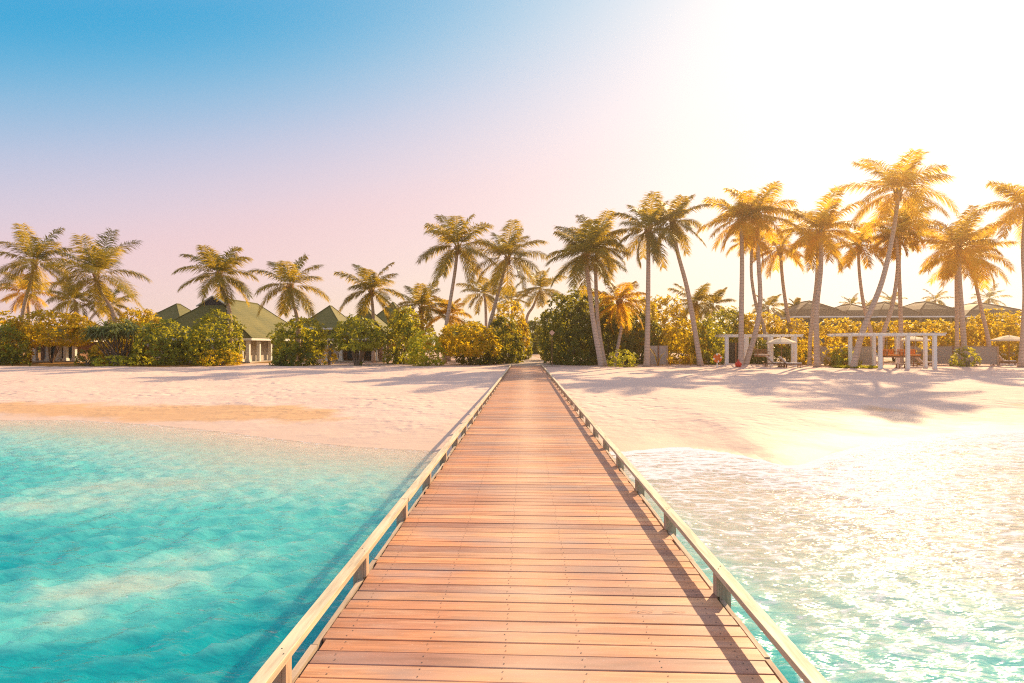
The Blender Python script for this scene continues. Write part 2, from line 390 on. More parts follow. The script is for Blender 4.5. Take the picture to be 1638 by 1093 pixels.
gz = ground(gx, gy); gs = gy - np.interp(gx, SHX, SHY)
wet = np.clip(1 - gs / 6.0, 0, 1) * (1 - .65 * smooth(0, -.6, gs))
lit = smooth(54, 58.5, gy + .12 * (gx + 45)) * smooth(-22, -34, gx) * .9 + smooth(61, 66, gy) * .55
# tree of grooves left by feet and the mound by the pergola
hx = G(1180, 56); gz = gz + .28 * np.exp(-((gx - hx.x) / 1.5) ** 2 - ((gy - hx.y) / .8) ** 2)
g_o = mesh_np('beach', np.stack([gx, gy, gz], 1), gf, M['sand'], attrs={'tan': ('POINT', smooth(-3, -9, gx) * np.exp(-((gs - 2.6 - .6 * np.sin(gx * .55) - .10 * (gx + 12)) / 2.1) ** 2) + .9 * smooth(6, 12, gx) * np.exp(-((gs - 3.5) / 2) ** 2) * .55), 'wet': ('POINT', wet), 'litter': ('POINT', lit)}, smooth=True)
g_o['kind'] = 'structure'

def build_sea():
    x, y, f = grid(axis([(-400, -60, 20), (-60, -26, 1.), (-26, 26, .085), (26, 60, 1.), (60, 400, 20)]),
                   axis([(-300, -10, 15), (-10, 1.5, 1.), (1.5, 14, .07), (14, 26, .1), (26, 62, 2)]))
    rng = np.random.default_rng(4); g = ground(x, y); dep = WATER - g; s = y - np.interp(x, SHX, SHY)
    z = np.zeros_like(x); amp = smooth(.02, .55, dep)
    for i in range(130):
        lam = 10 ** rng.uniform(-.70, -.20); th = rng.normal(-1.2, .75) if i % 3 else rng.uniform(0, 6.28)
        k = 2 * math.pi / lam; a = .0098 * lam ** .9 * rng.uniform(.4, 1)
        ph = k * (x * math.cos(th) + y * math.sin(th)) + rng.uniform(0, 6.28) + 1.3 * np.sin(x * rng.uniform(.3, 1.2) + y * rng.uniform(-.9, .9) + i) + 1.1 * np.sin(y * rng.uniform(.4, 1.5) - x * rng.uniform(-.6, .6) + 2 * i)
        z += a * (np.sin(ph) if i % 2 else 1 - 1.6 * np.abs(np.sin(ph / 2)))
    z = z * amp * np.where(abs(x) < 26, 1, 0)
    # low swell lines and swash on the right of the jetty
    right = smooth(1.2, 2.5, x)
    sw = 0
    for off, w, h in ((-1.3, .45, .07), (-3.4, .6, .09), (-6.0, .7, .07)):
        c = s - off + .5 * np.sin(x * .55 + off) + .25 * np.sin(x * 1.3 + 2 * off); sw = sw + h * np.exp(-(c / w) ** 2)
    z = z + sw * right * np.clip(dep * 4, 0, 1) + .012 * np.exp(-((s + .15) / .25) ** 2) * 0
    foam = 1.05 * np.exp(-((s + .1) / .32) ** 2) + right * (.48 + .30 * smooth(-6.5, -.6, s) + 1.2 * sw) * smooth(-19, -7, s) * (s < .3)
    foam = foam * (right * .8 + .2) + (1 - right) * .2 * smooth(-1.6, -.3, s)
    o = mesh_np('sea', np.stack([x, y, WATER + z], 1), f, M['water'], attrs={'depth': ('POINT', dep), 'foam': ('POINT', foam), 'crest': ('POINT', z)}, smooth=True)
    o['kind'] = 'structure'
build_sea()

def build_path():
    V = []; F = []; n = 40
    for i in range(n + 1):
        y = 56.2 + i * 1.6; u = i / n; cx = .3 - 5.5 * u ** 2 ; hw = 1.9 + .9 * math.exp(-u * 8)
        for j in range(9):
            x = cx - hw + 2 * hw * j / 8; V.append((x, y, float(ground(x, y)) + .012 + .03 * (1 - ((j - 4) / 4) ** 2)))
    for i in range(n):
        for j in range(8): a = i * 9 + j; F.append((a, a + 1, a + 10, a + 9))
    V = np.array(V); o = mesh_np('sand_path', V, np.array(F), M['path'], smooth=True); o['kind'] = 'structure'
build_path()

# ------------------------------------------------------------------ jetty
def build_jetty():
    rnd = random.Random(7); cx = .06; HW = 1.250; SK = .026; Y0, Y1 = -4.0, 56.0; pitch = .145
    j = thing('jetty', 'long straight timber jetty of reddish planks with low cream kerb rails', 'jetty', (cx, 26, -.04))
    mb = MB(); n = int((Y1 - Y0) / pitch); prev = .5
    for i in range(n):
        yc = Y0 + (i + .5) * pitch; gap = rnd.uniform(.004, .013); w = pitch - gap
        mb.cur = 0; mb.tint = rnd.random(); e0, e1 = rnd.uniform(-.012, .012), rnd.uniform(-.012, .012)
        dz = rnd.uniform(-.002, .002); x0, x1 = -HW + e0, HW + e1; k = len(mb.v); b = .004
        # plank with eased long edges: profile in (y, z), cut across at both ends, a little askew
        prof = [(-w / 2, -.034), (w / 2, -.034), (w / 2, -b), (w / 2 - b, 0), (-w / 2 + b, 0), (-w / 2, -b)]
        xs = np.linspace(x0, x1, 5); warp = [rnd.uniform(-.0015, .0015) for _ in xs]
        for x, wz in zip(xs, warp):
            for py, pz in prof: mb.v.append(Vector((cx + x, yc + py - x * SK, pz + dz + wz)))
        for a in range(4):
            for q in range(6): r = (q + 1) % 6; mb.face([k + a * 6 + q, k + (a + 1) * 6 + q, k + (a + 1) * 6 + r, k + a * 6 + r])
        mb.face([k + q for q in range(6)]); mb.face([k + 24 + q for q in range(6)][::-1])
        if yc < 13:
            mb.cur = 1
            for jx in (-1.12, -.62, -.18, .25, .68, 1.12):
                for sy in (-.035, .035):
                    x = jx + rnd.uniform(-.012, .012); y = yc + sy - x * SK + rnd.uniform(-.006, .006); k2 = len(mb.v)
                    for a in range(6): mb.v.append(Vector((cx + x + 0.0048 * math.cos(a * 1.0472), y + .0048 * math.sin(a * 1.0472), dz + .0032)))
                    mb.face([k2 + a for a in range(6)])
    mb.cur = 1                                                         # two long splits in one board
    for c0, yb in ((.62, 4.155), (.83, 4.16)):
        pts = [(c0 + .03 * i, yb - (c0 + .03 * i) * SK + rnd.uniform(-.008, .008)) for i in range(6)]
        for (xa, ya), (xb, yb2) in zip(pts, pts[1:]):
            k = len(mb.v); mb.v += [Vector((cx + xa, ya - .003, .0045)), Vector((cx + xb, yb2 - .003, .0045)), Vector((cx + xb, yb2 + .003, .0045)), Vector((cx + xa, ya + .003, .0045))]; mb.face([k, k + 1, k + 2, k + 3])
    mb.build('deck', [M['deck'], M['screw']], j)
    for sx in (-1, 1):
        L0 = 4.74 if sx < 0 else 4.42
        posts = [L0 + 1.58 * i for i in range(-5, 33) if Y0 < L0 + 1.58 * i < Y1 - .1]
        mb = MB(); y = Y0
        while y < Y1:
            L = min(rnd.uniform(.45, .9), Y1 - y); nx = [q for q in posts if y - .05 < q < y + L + .05]
            segs = [(y, y + L - .004)] if not nx else [(y, nx[0] - .05), (nx[0] + .05, y + L - .004)]
            mb.tint = rnd.random(); o = rnd.uniform(-.012, .006); z = -.010 + rnd.uniform(-.004, .004)
            a, b = sorted((sx * (HW + .022), sx * (HW + .056 + o)))
            for q0, q1 in segs:
                if q1 - q0 > .03: mb.box(cx + a, cx + b, q0, q1, -.15, z)
            y += L
        mb.build('edge_board', M['edge'], j)
        mb = MB(); cuts = [Y0] + [q + .04 for q in posts[2::4] if q < Y1 - 2] + [Y1]
        for a, b in zip(cuts, cuts[1:]):
            mb.tint = rnd.random(); xa, xb = sorted((sx * 1.246, sx * 1.324)); dz = rnd.uniform(0, .004); mb.box(cx + xa + rnd.uniform(-.004, .004), cx + xb + rnd.uniform(-.004, .004), a + .002, b - .002, .152, .190 + dz)
        mb.cur = 1
        for yp in posts:
            if yp < 20:
                for q in (-.025, .03): x = cx + sx * (1.27 if q < 0 else 1.30); mb.tube([(x, yp + q, .188), (x, yp + q, .1952)], .0045, 6)
        rail = mb.build('rail', [M['rail'], M['screw']], j, bevel=.004)
        for yp in posts:
            pb = MB(); pb.tint = rnd.random(); xa, xb = sorted((sx * 1.275, sx * 1.352)); pb.box(cx + xa, cx + xb, yp - .04, yp + .04, -.30, .1518)
            xa, xb = sorted((sx * 1.252, sx * 1.2748)); pb.box(cx + xa, cx + xb, yp - .04, yp + .04, .004, .1518); pb.build('post', M['rail_post'], rail, bevel=.003)
    for jx in (-1.12, -.62, -.18, .25, .68, 1.12):
        mb = MB(); mb.box(cx + jx - .03, cx + jx + .03, Y0, Y1, -.17, -.036); mb.build('joist', M['beam'], j)
    y = -2.6
    while y < 46:
        mb = MB(); mb.box(cx - 1.15, cx + 1.15, y - .08, y + .08, -.36, -.172); mb.build('crossbeam', M['beam'], j)
        for sx in (-1, 1):
            mb = MB(); mb.tube([(cx + sx * 1.0, y, float(ground(cx + sx, y)) - .5), (cx + sx * 1.0, y, -.362)], .11, 12); mb.build('pile', M['beam'], j, smooth=True)
        y += 3.16
build_jetty()

# ------------------------------------------------------------------ vegetation builders
def unit(a): return a / np.maximum(np.linalg.norm(a, axis=1, keepdims=True), 1e-9)
def leaves(rng, pts, nrm, L, wr, k, up=.0, spread=.9, droop=0.):
    """k pointed leaves round every point: rosettes facing along nrm"""
    n = len(pts); ref = unit(rng.normal(size=(n, 3))); u = unit(np.cross(nrm, ref)); w = np.cross(nrm, u)
    A = []; T = []
    tint = rng.beta(1.6, 1.8, n)
    for i in range(k):
        a = 2 * math.pi * (i + rng.uniform(-.3, .3, n)) / k
        r = u * np.cos(a)[:, None] + w * np.sin(a)[:, None]
        d = unit(r * spread + nrm * rng.uniform(.15, .95, n)[:, None] + np.array([0, 0, up]))
        ll = (L * rng.uniform(.65, 1.25, n))[:, None]
        side = unit(np.cross(d, nrm + 1e-3)) * ll * wr * .5
        b = pts; tip = b + d * ll - np.array([0, 0, 1]) * droop * ll
        mid = b + d * ll * .55 + nrm * ll * .06
        A.append(np.stack([b, mid + side, tip, mid - side], 1)); T.append(np.clip(tint + rng.uniform(-.2, .2, n), 0, 1))
    V = np.concatenate(A).reshape(-1, 3); T = np.concatenate(T)
    return V, np.arange(len(V)).reshape(-1, 4), T
def lobes_for(rng, w, d, h, n, flat=.75):
    out = []
    for i in range(n):
        a = rng.uniform(0, 6.28); q = math.sqrt(rng.uniform(0, 1)) * .62
        r = rng.uniform(.30, .46)
        zc = rng.uniform(.34, .70) * (1 - .75 * q)
        out.append((math.cos(a) * q * w / 2, math.sin(a) * q * d / 2, h * zc, r * w / 2, r * d / 2 * 1.05, h * r * flat))
    out.append((0, 0, h * .46, w * .40, d * .40, h * .46))
    return out
def crown_pts(rng, lobes, dens, h):
    P_, N_ = [], []
    for k, (cx, cy_, cz, rx, ry, rz) in enumerate(lobes):
        area = 4 * math.pi * ((rx * ry + rx * rz + ry * rz) / 3); n = int(area * dens)
        d = unit(rng.normal(size=(n, 3)))
        lump = 1 + .10 * np.sin(d[:, 0] * 7 + k) * np.sin(d[:, 1] * 6 + 2 * k) + .08 * np.sin(d[:, 2] * 9 + d[:, 0] * 5 + k)
        rr = np.where(rng.random(n) < .8, rng.uniform(.90, 1.06, n), rng.uniform(.5, .95, n)) * lump
        p = d * rr[:, None] * np.array([rx, ry, rz]) + np.array([cx, cy_, cz])
        nn = unit(d / np.array([rx, ry, rz]))
        keep = p[:, 2] > .04 * h
        for j, (ax, ay, az, bx, by, bz) in enumerate(lobes):
            if j != k: keep &= (((p - np.array([ax, ay, az])) / np.array([bx, by, bz])) ** 2).sum(1) > .72
        P_.append(p[keep]); N_.append(nn[keep])
    return np.concatenate(P_), np.concatenate(N_)
def limbs(mb, rng, base, top_pts, r0):
    for t in top_pts:
        t = Vector(t); b = base + Vector((rng.uniform(-.2, .2), rng.uniform(-.2, .2), -.1)); m = b.lerp(t, .5) + Vector((rng.uniform(-.15, .15), rng.uniform(-.15, .15), 0)) * (t - b).length
        pts = [b * (1 - u) ** 2 + m * 2 * u * (1 - u) + t * u * u for u in np.linspace(0, 1, 7)]
        mb.tube(pts, [r0 * (1 - .75 * u) for u in np.linspace(0, 1, 7)], 6)
def shrub(name, label, cat, px, w, top, bot, Y, mat, leaf=.36, dens=8.6, seed=0, lob=9, gnd_skirt=False, group=None, depth=None, k=5, trunks=4, wr=.45, r0=.09, flat=.8):
    rng = np.random.default_rng(seed + 100); base = G(px, Y); sc = Y / FPX
    zt = P(px, top, Y).z; zb = base.z - .1 if gnd_skirt else max(P(px, bot, Y).z, base.z - .1)
    ww = w * sc * (.93 if mat == 'helio' else 1); dd = depth or min(ww * .9, 7.); hh = zt - zb
    root = thing(name, label, cat, base, group)
    lb = lobes_for(rng, ww, dd, hh, lob, flat); p, nn = crown_pts(rng, lb, dens, hh)
    # stretch to the measured outline
    lo, hi = p.min(0), p.max(0); p[:, 0] = (p[:, 0] - (lo[0] + hi[0]) / 2) * ww / (hi[0] - lo[0]); p[:, 2] = (p[:, 2] - lo[2]) * hh / (hi[2] - lo[2])
    nn = unit(nn + np.array([0, 0, .25]))
    V, F, T = leaves(rng, p, nn, leaf, wr, k)
    V = V + np.array([base.x, base.y, zb]); V[:, 2] = np.maximum(V[:, 2], base.z + .02)
    mesh_np('foliage', V, F, M[mat], root, {'tint': ('FACE', T)})
    mb = MB(); tp = [(base.x + a[0] * .8, base.y + a[1] * .8, zb + a[2]) for a in lb[:trunks]]
    limbs(mb, rng, base, tp, r0); mb.build('branches', M['branch'], root, smooth=True)
    return root
def palm_crown(rng, H, scale, n=20, bias=(0, 0), pairs=82, low=-45, wide=.066, old=.15):
    """fronds springing from the heart H: an arching rib with drooping leaflets on both sides"""
    Vs, Ts, mi = [], [], []; tri = []
    for i in range(n):
        u = (i + .5) / n; az = i * 2.39996 + rng.uniform(-.25, .25)
        el = R(80 - (80 - low) * u ** 1.0 + rng.uniform(-7, 7)); L = scale * (1.0 + .12 * math.sin(u * 3.14)) * rng.uniform(.78, 1.1)
        bend = R(rng.uniform(48, 80)) * (.45 + .7 * u if el > 0 else .6)
        h = np.array([math.cos(az) + bias[0] * .5, math.sin(az) + bias[1] * .5, 0]); h /= np.linalg.norm(h)
        ns = 18; pos = np.array([H.x, H.y, H.z]) + h * .10; pts = [pos]; tg = []
        twist = rng.uniform(-.4, .4)
        for q in range(ns):
            a = el - bend * ((q + .5) / ns) ** 1.4 * 1.25; d = h * math.cos(a) + np.array([0, 0, math.sin(a)]); tg.append(d); pos = pos + d * L / ns; pts.append(pos)
        pts = np.array(pts); tg = np.array(tg + [tg[-1]]); side = np.cross(h, [0, 0, 1.]); tint = float(np.clip(rng.beta(2, 2.4) + .5 * (u - .45), 0, 1)); isold = u > 1 - old
        # rib
        for q in range(ns):
            wv = side * (.035 * (1 - q / ns) + .010); up = np.array([0, 0, .02])
            Vs.append(np.array([pts[q] - wv, pts[q] + wv, pts[q + 1] + wv * .8, pts[q + 1] - wv * .8])); Ts.append(.9)
        # leaflets
        s = np.linspace(.13, 1., pairs); f = s * ns; i0 = np.minimum(f.astype(int), ns - 1); fr = (f - i0)[:, None]
        bp = pts[i0] * (1 - fr) + pts[i0 + 1] * fr; bt = tg[i0]
        ln = scale * .33 * (np.sin(np.clip(s, 0, 1) ** .75 * 2.75) * .85 + .22) * rng.uniform(.8, 1.15, pairs)
        nup = np.cross(side, bt)
        for sg in (-1, 1):
            drp = rng.uniform(.2, .85, pairs)[:, None]
            d = unit(bt * rng.uniform(.45, .8, pairs)[:, None] + sg * side * rng.uniform(.6, .95, pairs)[:, None] + nup * (.25 + sg * twist * .5) - np.array([0, 0, 1.]) * drp * .7)
            mid = bp + d * ln[:, None] * .5; d2 = unit(d - np.array([0, 0, 1.]) * (.25 + drp * .5)); tip = mid + d2 * ln[:, None] * .5
            wv = bt * wide * .5
            q1 = np.stack([bp - wv * .6, bp + wv * .6, mid + wv, mid - wv], 1); q2 = np.stack([mid - wv, mid + wv, tip + wv * .15, tip - wv * .15], 1)
            Vs += list(q1) + list(q2); Ts += list(np.clip(tint + rng.uniform(-.15, .15, pairs), 0, 1)) * 2
    V = np.array(Vs).reshape(-1, 3)
    return V, np.arange(len(V)).reshape(-1, 4), np.array(Ts)
def palm(label, trunk, r, Y, seed, mat='palm', n=26, rad=(.24, .14), bias=(0, 0), group=None, low=-45, pairs=82, base_px=None):
    """trunk: photo pixels from the heart down; the last one gives the column of the foot"""
    rng = np.random.default_rng(seed); foot = G(trunk[-1][0], Y); H = P(trunk[0][0], trunk[0][1], Y)
    n = max(14, int(n * .76))
    pts = [H + Vector((0, rng.uniform(-.2, .2), 0))] + [P(a, b, Y) for a, b in trunk[1:-1]]
    if P(trunk[-1][0], trunk[-1][1], Y).z > foot.z + 1.0:
        p2 = P(trunk[-1][0], trunk[-1][1], Y); pts.append(p2); foot = Vector((p2.x + (p2.x - pts[-2].x) * .35, Y, float(ground(p2.x, Y))))
    pts.append(foot + Vector((0, 0, -.15)))
    root = thing('palm_tree', label, 'palm tree', foot, group)
    # smooth trunk through the measured points (Catmull-Rom)
    pp = [pts[0] * 2 - pts[1]] + pts + [pts[-1] * 2 - pts[-2]]; cv = []
    for i in range(1, len(pp) - 2):
        p0, p1, p2, p3 = pp[i - 1:i + 3]
        for u in np.linspace(0, 1, 9)[:-1]:
            cv.append(.5 * ((2 * p1) + (p2 - p0) * u + (2 * p0 - 5 * p1 + 4 * p2 - p3) * u * u + (3 * p1 - p0 - 3 * p2 + p3) * u ** 3))
    cv.append(pp[-2]); m = len(cv); mb = MB()
    mb.tube(cv, [(rad[1] + (rad[0] - rad[1]) * (i / (m - 1)) ** 1.3) * (1 + .35 * max(0, (i / (m - 1) - .93) / .07) ** 1.5) for i in range(m)], 10)
    mb.build('trunk', M['bark'], root, smooth=True)
    sc = r / FPX * Y * 1.12
    V, F, T = palm_crown(rng, H, sc, n, bias, pairs, low)
    mesh_np('crown', V, F, M[mat], root, {'tint': ('FACE', T)})
    if Y < 75:
        mb = MB()
        for i in range(12):                                            # fibrous leaf bases round the heart
            a = i * 2.4; d = Vector((math.cos(a), math.sin(a), 0)); b = H + Vector((0, 0, -.75 + .06 * i)); mb.tube([b + d * .10, b + d * .2 + Vector((0, 0, .28)), b + d * .40 + Vector((0, 0, .62))], [.09, .085, .03], 5)
        mb.build('leaf_bases', M['boot'], root, smooth=True)
        cs = MB()
        for i in range(5):
            a = i * 1.26; c = H + Vector((math.cos(a) * .2, math.sin(a) * .2, -.45 - .2 * rng.random()))
            cs.tube([c + Vector((0, 0, .15)), c + Vector((0, 0, .10)), c, c - Vector((0, 0, .1)), c - Vector((0, 0, .15))], [.03, .10, .13, .10, .03], 7)
        cs.build('coconuts', M['boot'], root, smooth=True)
    return root
def pandanus(label, px, w, top, bot, Y, seed, heads=16):
    rng = np.random.default_rng(seed); base = G(px, Y); sc = Y / FPX; root = thing('screw_pine', label, 'pandanus tree', base)
    ww = w * sc; zt = P(px, top, Y).z; zb = P(px, bot, Y).z; mb = MB(); VV, TT = [], []
    for i in range(heads):
        a = rng.uniform(0, 6.28); q = math.sqrt(rng.uniform(.02, 1)) * .44; hd = np.array([base.x + math.cos(a) * q * ww, base.y + math.sin(a) * q * ww * .7, zb + (zt - zb) * (.30 + .45 * (1 - q * 1.6) * rng.uniform(.7, 1.2))])
        n = 44; az = rng.uniform(0, 6.28, n); el = rng.uniform(-.3, 1.3, n); tint = rng.uniform(.1, .9)
        d = np.stack([np.cos(az) * np.cos(el), np.sin(az) * np.cos(el), np.sin(el)], 1); L = (rng.uniform(.8, 1.4, n))[:, None]
        side = unit(np.cross(d, [0, 0, 1.])) * .06; mid = hd + d * L * .55; tip = mid + unit(d - np.array([0, 0, 1.1])) * L * .6
        VV += [np.stack([hd - side, np.broadcast_to(hd, d.shape) + side, mid + side, mid - side], 1), np.stack([mid - side, mid + side, tip + side * .2, tip - side * .2], 1)]
        TT += list(np.clip(tint + rng.uniform(-.2, .2, 2 * n), 0, 1)); limbs(mb, rng, base + Vector((rng.uniform(-1, 1), rng.uniform(-.5, .5), 0)), [tuple(hd)], .08)
    VV = [(np.broadcast_to(v, v.shape)) for v in VV]; V = np.concatenate(VV).reshape(-1, 3)
    mesh_np('foliage', V, np.arange(len(V)).reshape(-1, 4), M['pandan'], root, {'tint': ('FACE', TT)})
    mb.build('stems', M['branch'], root, smooth=True); return root
def tuft(name, label, cat, px, Y, h, n, mat, seed, spread=.5, wide=.05):
    """young palm or strap-leaved plant: arching blades out of the ground"""
    rng = np.random.default_rng(seed); b = G(px, Y); bl = np.array(b); VV, TT = [], []
    for i in range(n):
        az = rng.uniform(0, 6.28); L = h * rng.uniform(.7, 1.15); o = np.array([math.cos(az), math.sin(az), 0]); s = np.array([-o[1], o[0], 0]) * wide
        p = [bl + o * L * spread * u ** 1.4 + np.array([0, 0, 1.]) * L * (u - .35 * u ** 3) for u in (0, .35, .7, 1)]; ws = (.5, 1, .75, .1)
        for q in range(3): VV.append(np.array([p[q] - s * ws[q], p[q] + s * ws[q], p[q + 1] + s * ws[q + 1], p[q + 1] - s * ws[q + 1]])); TT.append(rng.uniform(.3, 1))
    V = np.array(VV).reshape(-1, 3); V[:, 2] = np.maximum(V[:, 2], b.z)
    o = mesh_np(name, V - bl, np.arange(len(V)).reshape(-1, 4), M[mat], None, {'tint': ('FACE', TT)}); o.location = b
    return tag(o, label, cat)
#PART2
# ------------------------------------------------------------------ houses
def roof_mesh(x0, x1, y0, y1, ze, ridge_z, ry0, ry1, gab=0., axis_y=True, steep=.0):
    """hipped roof, ridge along y from ry0 to ry1; gab > 0 lifts a small gablet at the near end; steep bends the slope up near the top"""
    cx = (x0 + x1) / 2; V = []; F = []
    def ring(u):   # horizontal outline at height fraction u
        k = u ** (1 + steep)
        z = ze + (ridge_z - ze) * k
        return (x0 + (cx - x0) * u, x1 + (cx - x1) * u, y0 + (ry0 - y0) * u, y1 + (ry1 - y1) * u, z)
    us = [0, .35, .7, 1.0]
    for u in us:
        a, b, c, d, z = ring(u); V += [Vector((a, c, z)), Vector((b, c, z)), Vector((b, d, z)), Vector((a, d, z))]
    for i in range(len(us) - 1):
        for q in range(4): r = (q + 1) % 4; F.append([i * 4 + q, i * 4 + r, (i + 1) * 4 + r, (i + 1) * 4 + q])
    return V, F
def house(name, label, x0, x1, y0, y1, eave, ridge, ry0, ry1, roof='roof', cols=(), steep=.12, gablet=False, wall_in=1.6, wall='wallpaint', cat='house', floor_z=None, side_cols=(), windows=()):
    gz = float(ground((x0 + x1) / 2, y0)) if floor_z is None else floor_z
    root = thing(name, label, cat, ((x0 + x1) / 2, (y0 + y1) / 2, gz)); cx = (x0 + x1) / 2
    V, F = roof_mesh(x0, x1, y0, y1, eave, ridge, ry0, ry1, steep=steep); mb = MB(); mb.v = list(V)
    for f in F: mb.face(f)
    rf = mb.build('roof', M[roof], root)
    so_ = rf.modifiers.new('thickness', 'SOLIDIFY'); so_.thickness = .14; so_.offset = -1
    mb = MB()
    for a, b, c, d in ((x0, x1, y0 - .05, y0 - .002), (x0, x1, y1 + .002, y1 + .05)): mb.box(a, b, c, d, eave - .24, eave - .02)
    for a, b in ((x0 - .05, x0 - .002), (x1 + .002, x1 + .05)): mb.box(a, b, y0 - .05, y1 + .05, eave - .24, eave - .02)
    mb.build('fascia', M['white'], root)
    # ridge cap
    mb = MB(); mb.tube([(cx, ry0, ridge + .02), (cx, ry1, ridge + .02)], .09, 6)
    for sx in (x0, x1):
        for (yy, ry) in ((y0, ry0), (y1, ry1)):
            pts = [Vector((sx + (cx - sx) * u, yy + (ry - yy) * u, eave + (ridge - eave) * u ** (1 + steep) + .02)) for u in (0, .35, .7, 1)]; mb.tube(pts, .07, 5)
    mb.build('ridge_cap', M[roof], root)
    if gablet:
        mb = MB(); w = (x1 - x0) * .13; h = (ridge - eave) * .20; yf = ry0 - .9
        mb.prism([(cx - w, ridge - h), (cx + w, ridge - h), (cx, ridge + .05)], yf, ry0 + .5); gb = mb.build('gablet', M['dark'], root)
        mb = MB()
        for s in (-1, 1): mb.tube([(cx + s * w * 1.12, yf - .06, ridge - h * 1.1), (cx, yf - .06, ridge + .12)], .09, 4)
        mb.build('gable_trim', M['white'], gb)
        mb = MB()
        for s in (-1, 1):
            k = len(mb.v); mb.v += [Vector((cx + s * w * 1.15, yf - .15, ridge - h * 1.1)), Vector((cx, yf - .15, ridge + .16)), Vector((cx, ry0 + .6, ridge + .16)), Vector((cx + s * w * 1.15, ry0 + .6, ridge - h * 1.1))]; mb.face([k, k + 1, k + 2, k + 3])
        mb.build('gable_roof', M[roof], gb)
    # walls set back under the eaves: four slabs, brown where interior shade is painted in
    a, b, c, d = x0 + wall_in, x1 - wall_in, y0 + wall_in * 1.4, y1 - wall_in; t = .2
    mb = MB(); mb.box(a, b, c, c + t, gz - .3, eave - .05); mb.box(a, a + t, c + t + .003, d, gz - .3, eave - .05); mb.box(b - t, b, c + t + .003, d, gz - .3, eave - .05); mb.box(a + t + .003, b - t - .003, d - t, d, gz - .3, eave - .05)
    mb.build('wall', M[wall], root)
    mb = MB(); mb.box(x0 + .2, x1 - .2, y0 + .2, y1 - .2, gz - .3, gz + .14); mb.build('floor_slab', M['wallpaint'], root)
    n = max(2, int((b - a) / 2.6)); w = (b - a - .4) / n
    for i in range(n):
        xa = a + .2 + i * w + w * .12; xb = xa + w * .76
        mb = MB(); mb.box(xa, xb, c - .06, c - .003, gz + .25, eave - .35); wd = mb.build('window', M['brownwood'], root)
        mb = MB(); mb.box(xa + .08, (xa + xb) / 2 - .03, c - .09, c - .063, gz + .33, eave - .43); mb.box((xa + xb) / 2 + .03, xb - .08, c - .09, c - .063, gz + .33, eave - .43); mb.build('pane', M['glass'], wd)
    for x in cols:
        mb = MB(); mb.box(x - .17, x + .17, y0 + .35, y0 + .69, gz - .1, eave - .03); mb.box(x - .24, x + .24, y0 + .28, y0 + .76, gz + .141, gz + .38); mb.box(x - .23, x + .23, y0 + .29, y0 + .75, eave - .30, eave - .10)
        mb.build('column', M['white'], root)
    for y in side_cols:
        mb = MB(); mb.box(x1 - .69, x1 - .35, y - .17, y + .17, gz - .1, eave - .03); mb.build('column', M['white'], root)
    return root
def X(px, Y): return P(px, 554, Y).x
def Z(py, Y, px=819): return P(px, py, Y).z
e1 = Z(541, 65)
house('bungalow', 'large bungalow with steep green shingle roof, white gablet and white columns, left of the jetty', X(238, 66), X(402, 63.5), 63.5, 84, e1, Z(477, 69, 360), 68.5, 79, gablet=True,
      cols=[X(397, 64), X(418, 64.2) - 2.0, X(372, 64), X(340, 64)], side_cols=[66.5, 69.5, 72.5, 76, 80])
house('restaurant', 'open fronted low pavilion with white columns and peaked roof behind the umbrella shaped tree', X(515, 66), X(622, 66), 66, 76, Z(541, 66), Z(494, 71, 572), 70.5, 71.5,
      wall='brownwood', cols=[X(p, 66.4) for p in (522, 545, 577, 601, 615)], side_cols=[69, 72])  # dark brown wall paints in the shade of the open interior
house('bungalow', 'green pyramid roof just left of the umbrella tree, partly behind the taller peak', X(470, 78), X(548, 78), 78, 88, Z(524, 78), Z(490, 83, 515), 82.5, 83.5)
house('bungalow', 'dark green peaked roof on the right of the restaurant, furthest back of the cluster', X(575, 80), X(655, 80), 80, 91, Z(524, 80), Z(484, 85, 612), 85, 86)
house('bungalow', 'small green and ochre peaked roof left of the large bungalow, above the bushes', X(196, 80), X(292, 80), 80, 92, Z(524, 80), Z(487, 86, 243), 85.5, 86.5)
house('beach_hut', 'low shaded hut with pale columns half hidden under the big yellow bush at far left', X(28, 66), X(128, 66), 66, 73, Z(543, 66), Z(520, 69.5, 78), 69, 70,
      cols=[X(p, 66.4) for p in (55, 76, 93, 104, 118)], wall_in=1.2, wall='brownwood', cat='hut')  # wall colour darkened to brown for the shade inside the hut
for i, (a, b, top, lab) in enumerate(((1272, 1362, 482, 'grey roofed villa with a high rounded roof, leftmost of the villa row on the right'), (1352, 1420, 487, 'low grey roofed villa between the leaning palm and the leftmost villa'),
      (1405, 1480, 484, 'grey roofed villa behind the tall leaning palms, third of the row'), (1468, 1556, 483, 'grey roofed villa behind the twin trunked palm, fourth of the row'), (1545, 1665, 485, 'grey roofed villa at the right edge of the photo, last of the row'))):
    Yv = 96 + (i % 2) * 2
    house('villa', lab, X(a, Yv), X(b, Yv), Yv, Yv + 12, Z(506, Yv), Z(top, Yv + 5, (a + b) / 2), Yv + 4.5, Yv + 7.5, roof='roof_grey', steep=-.25)['group'] = 'row of grey roofed villas'

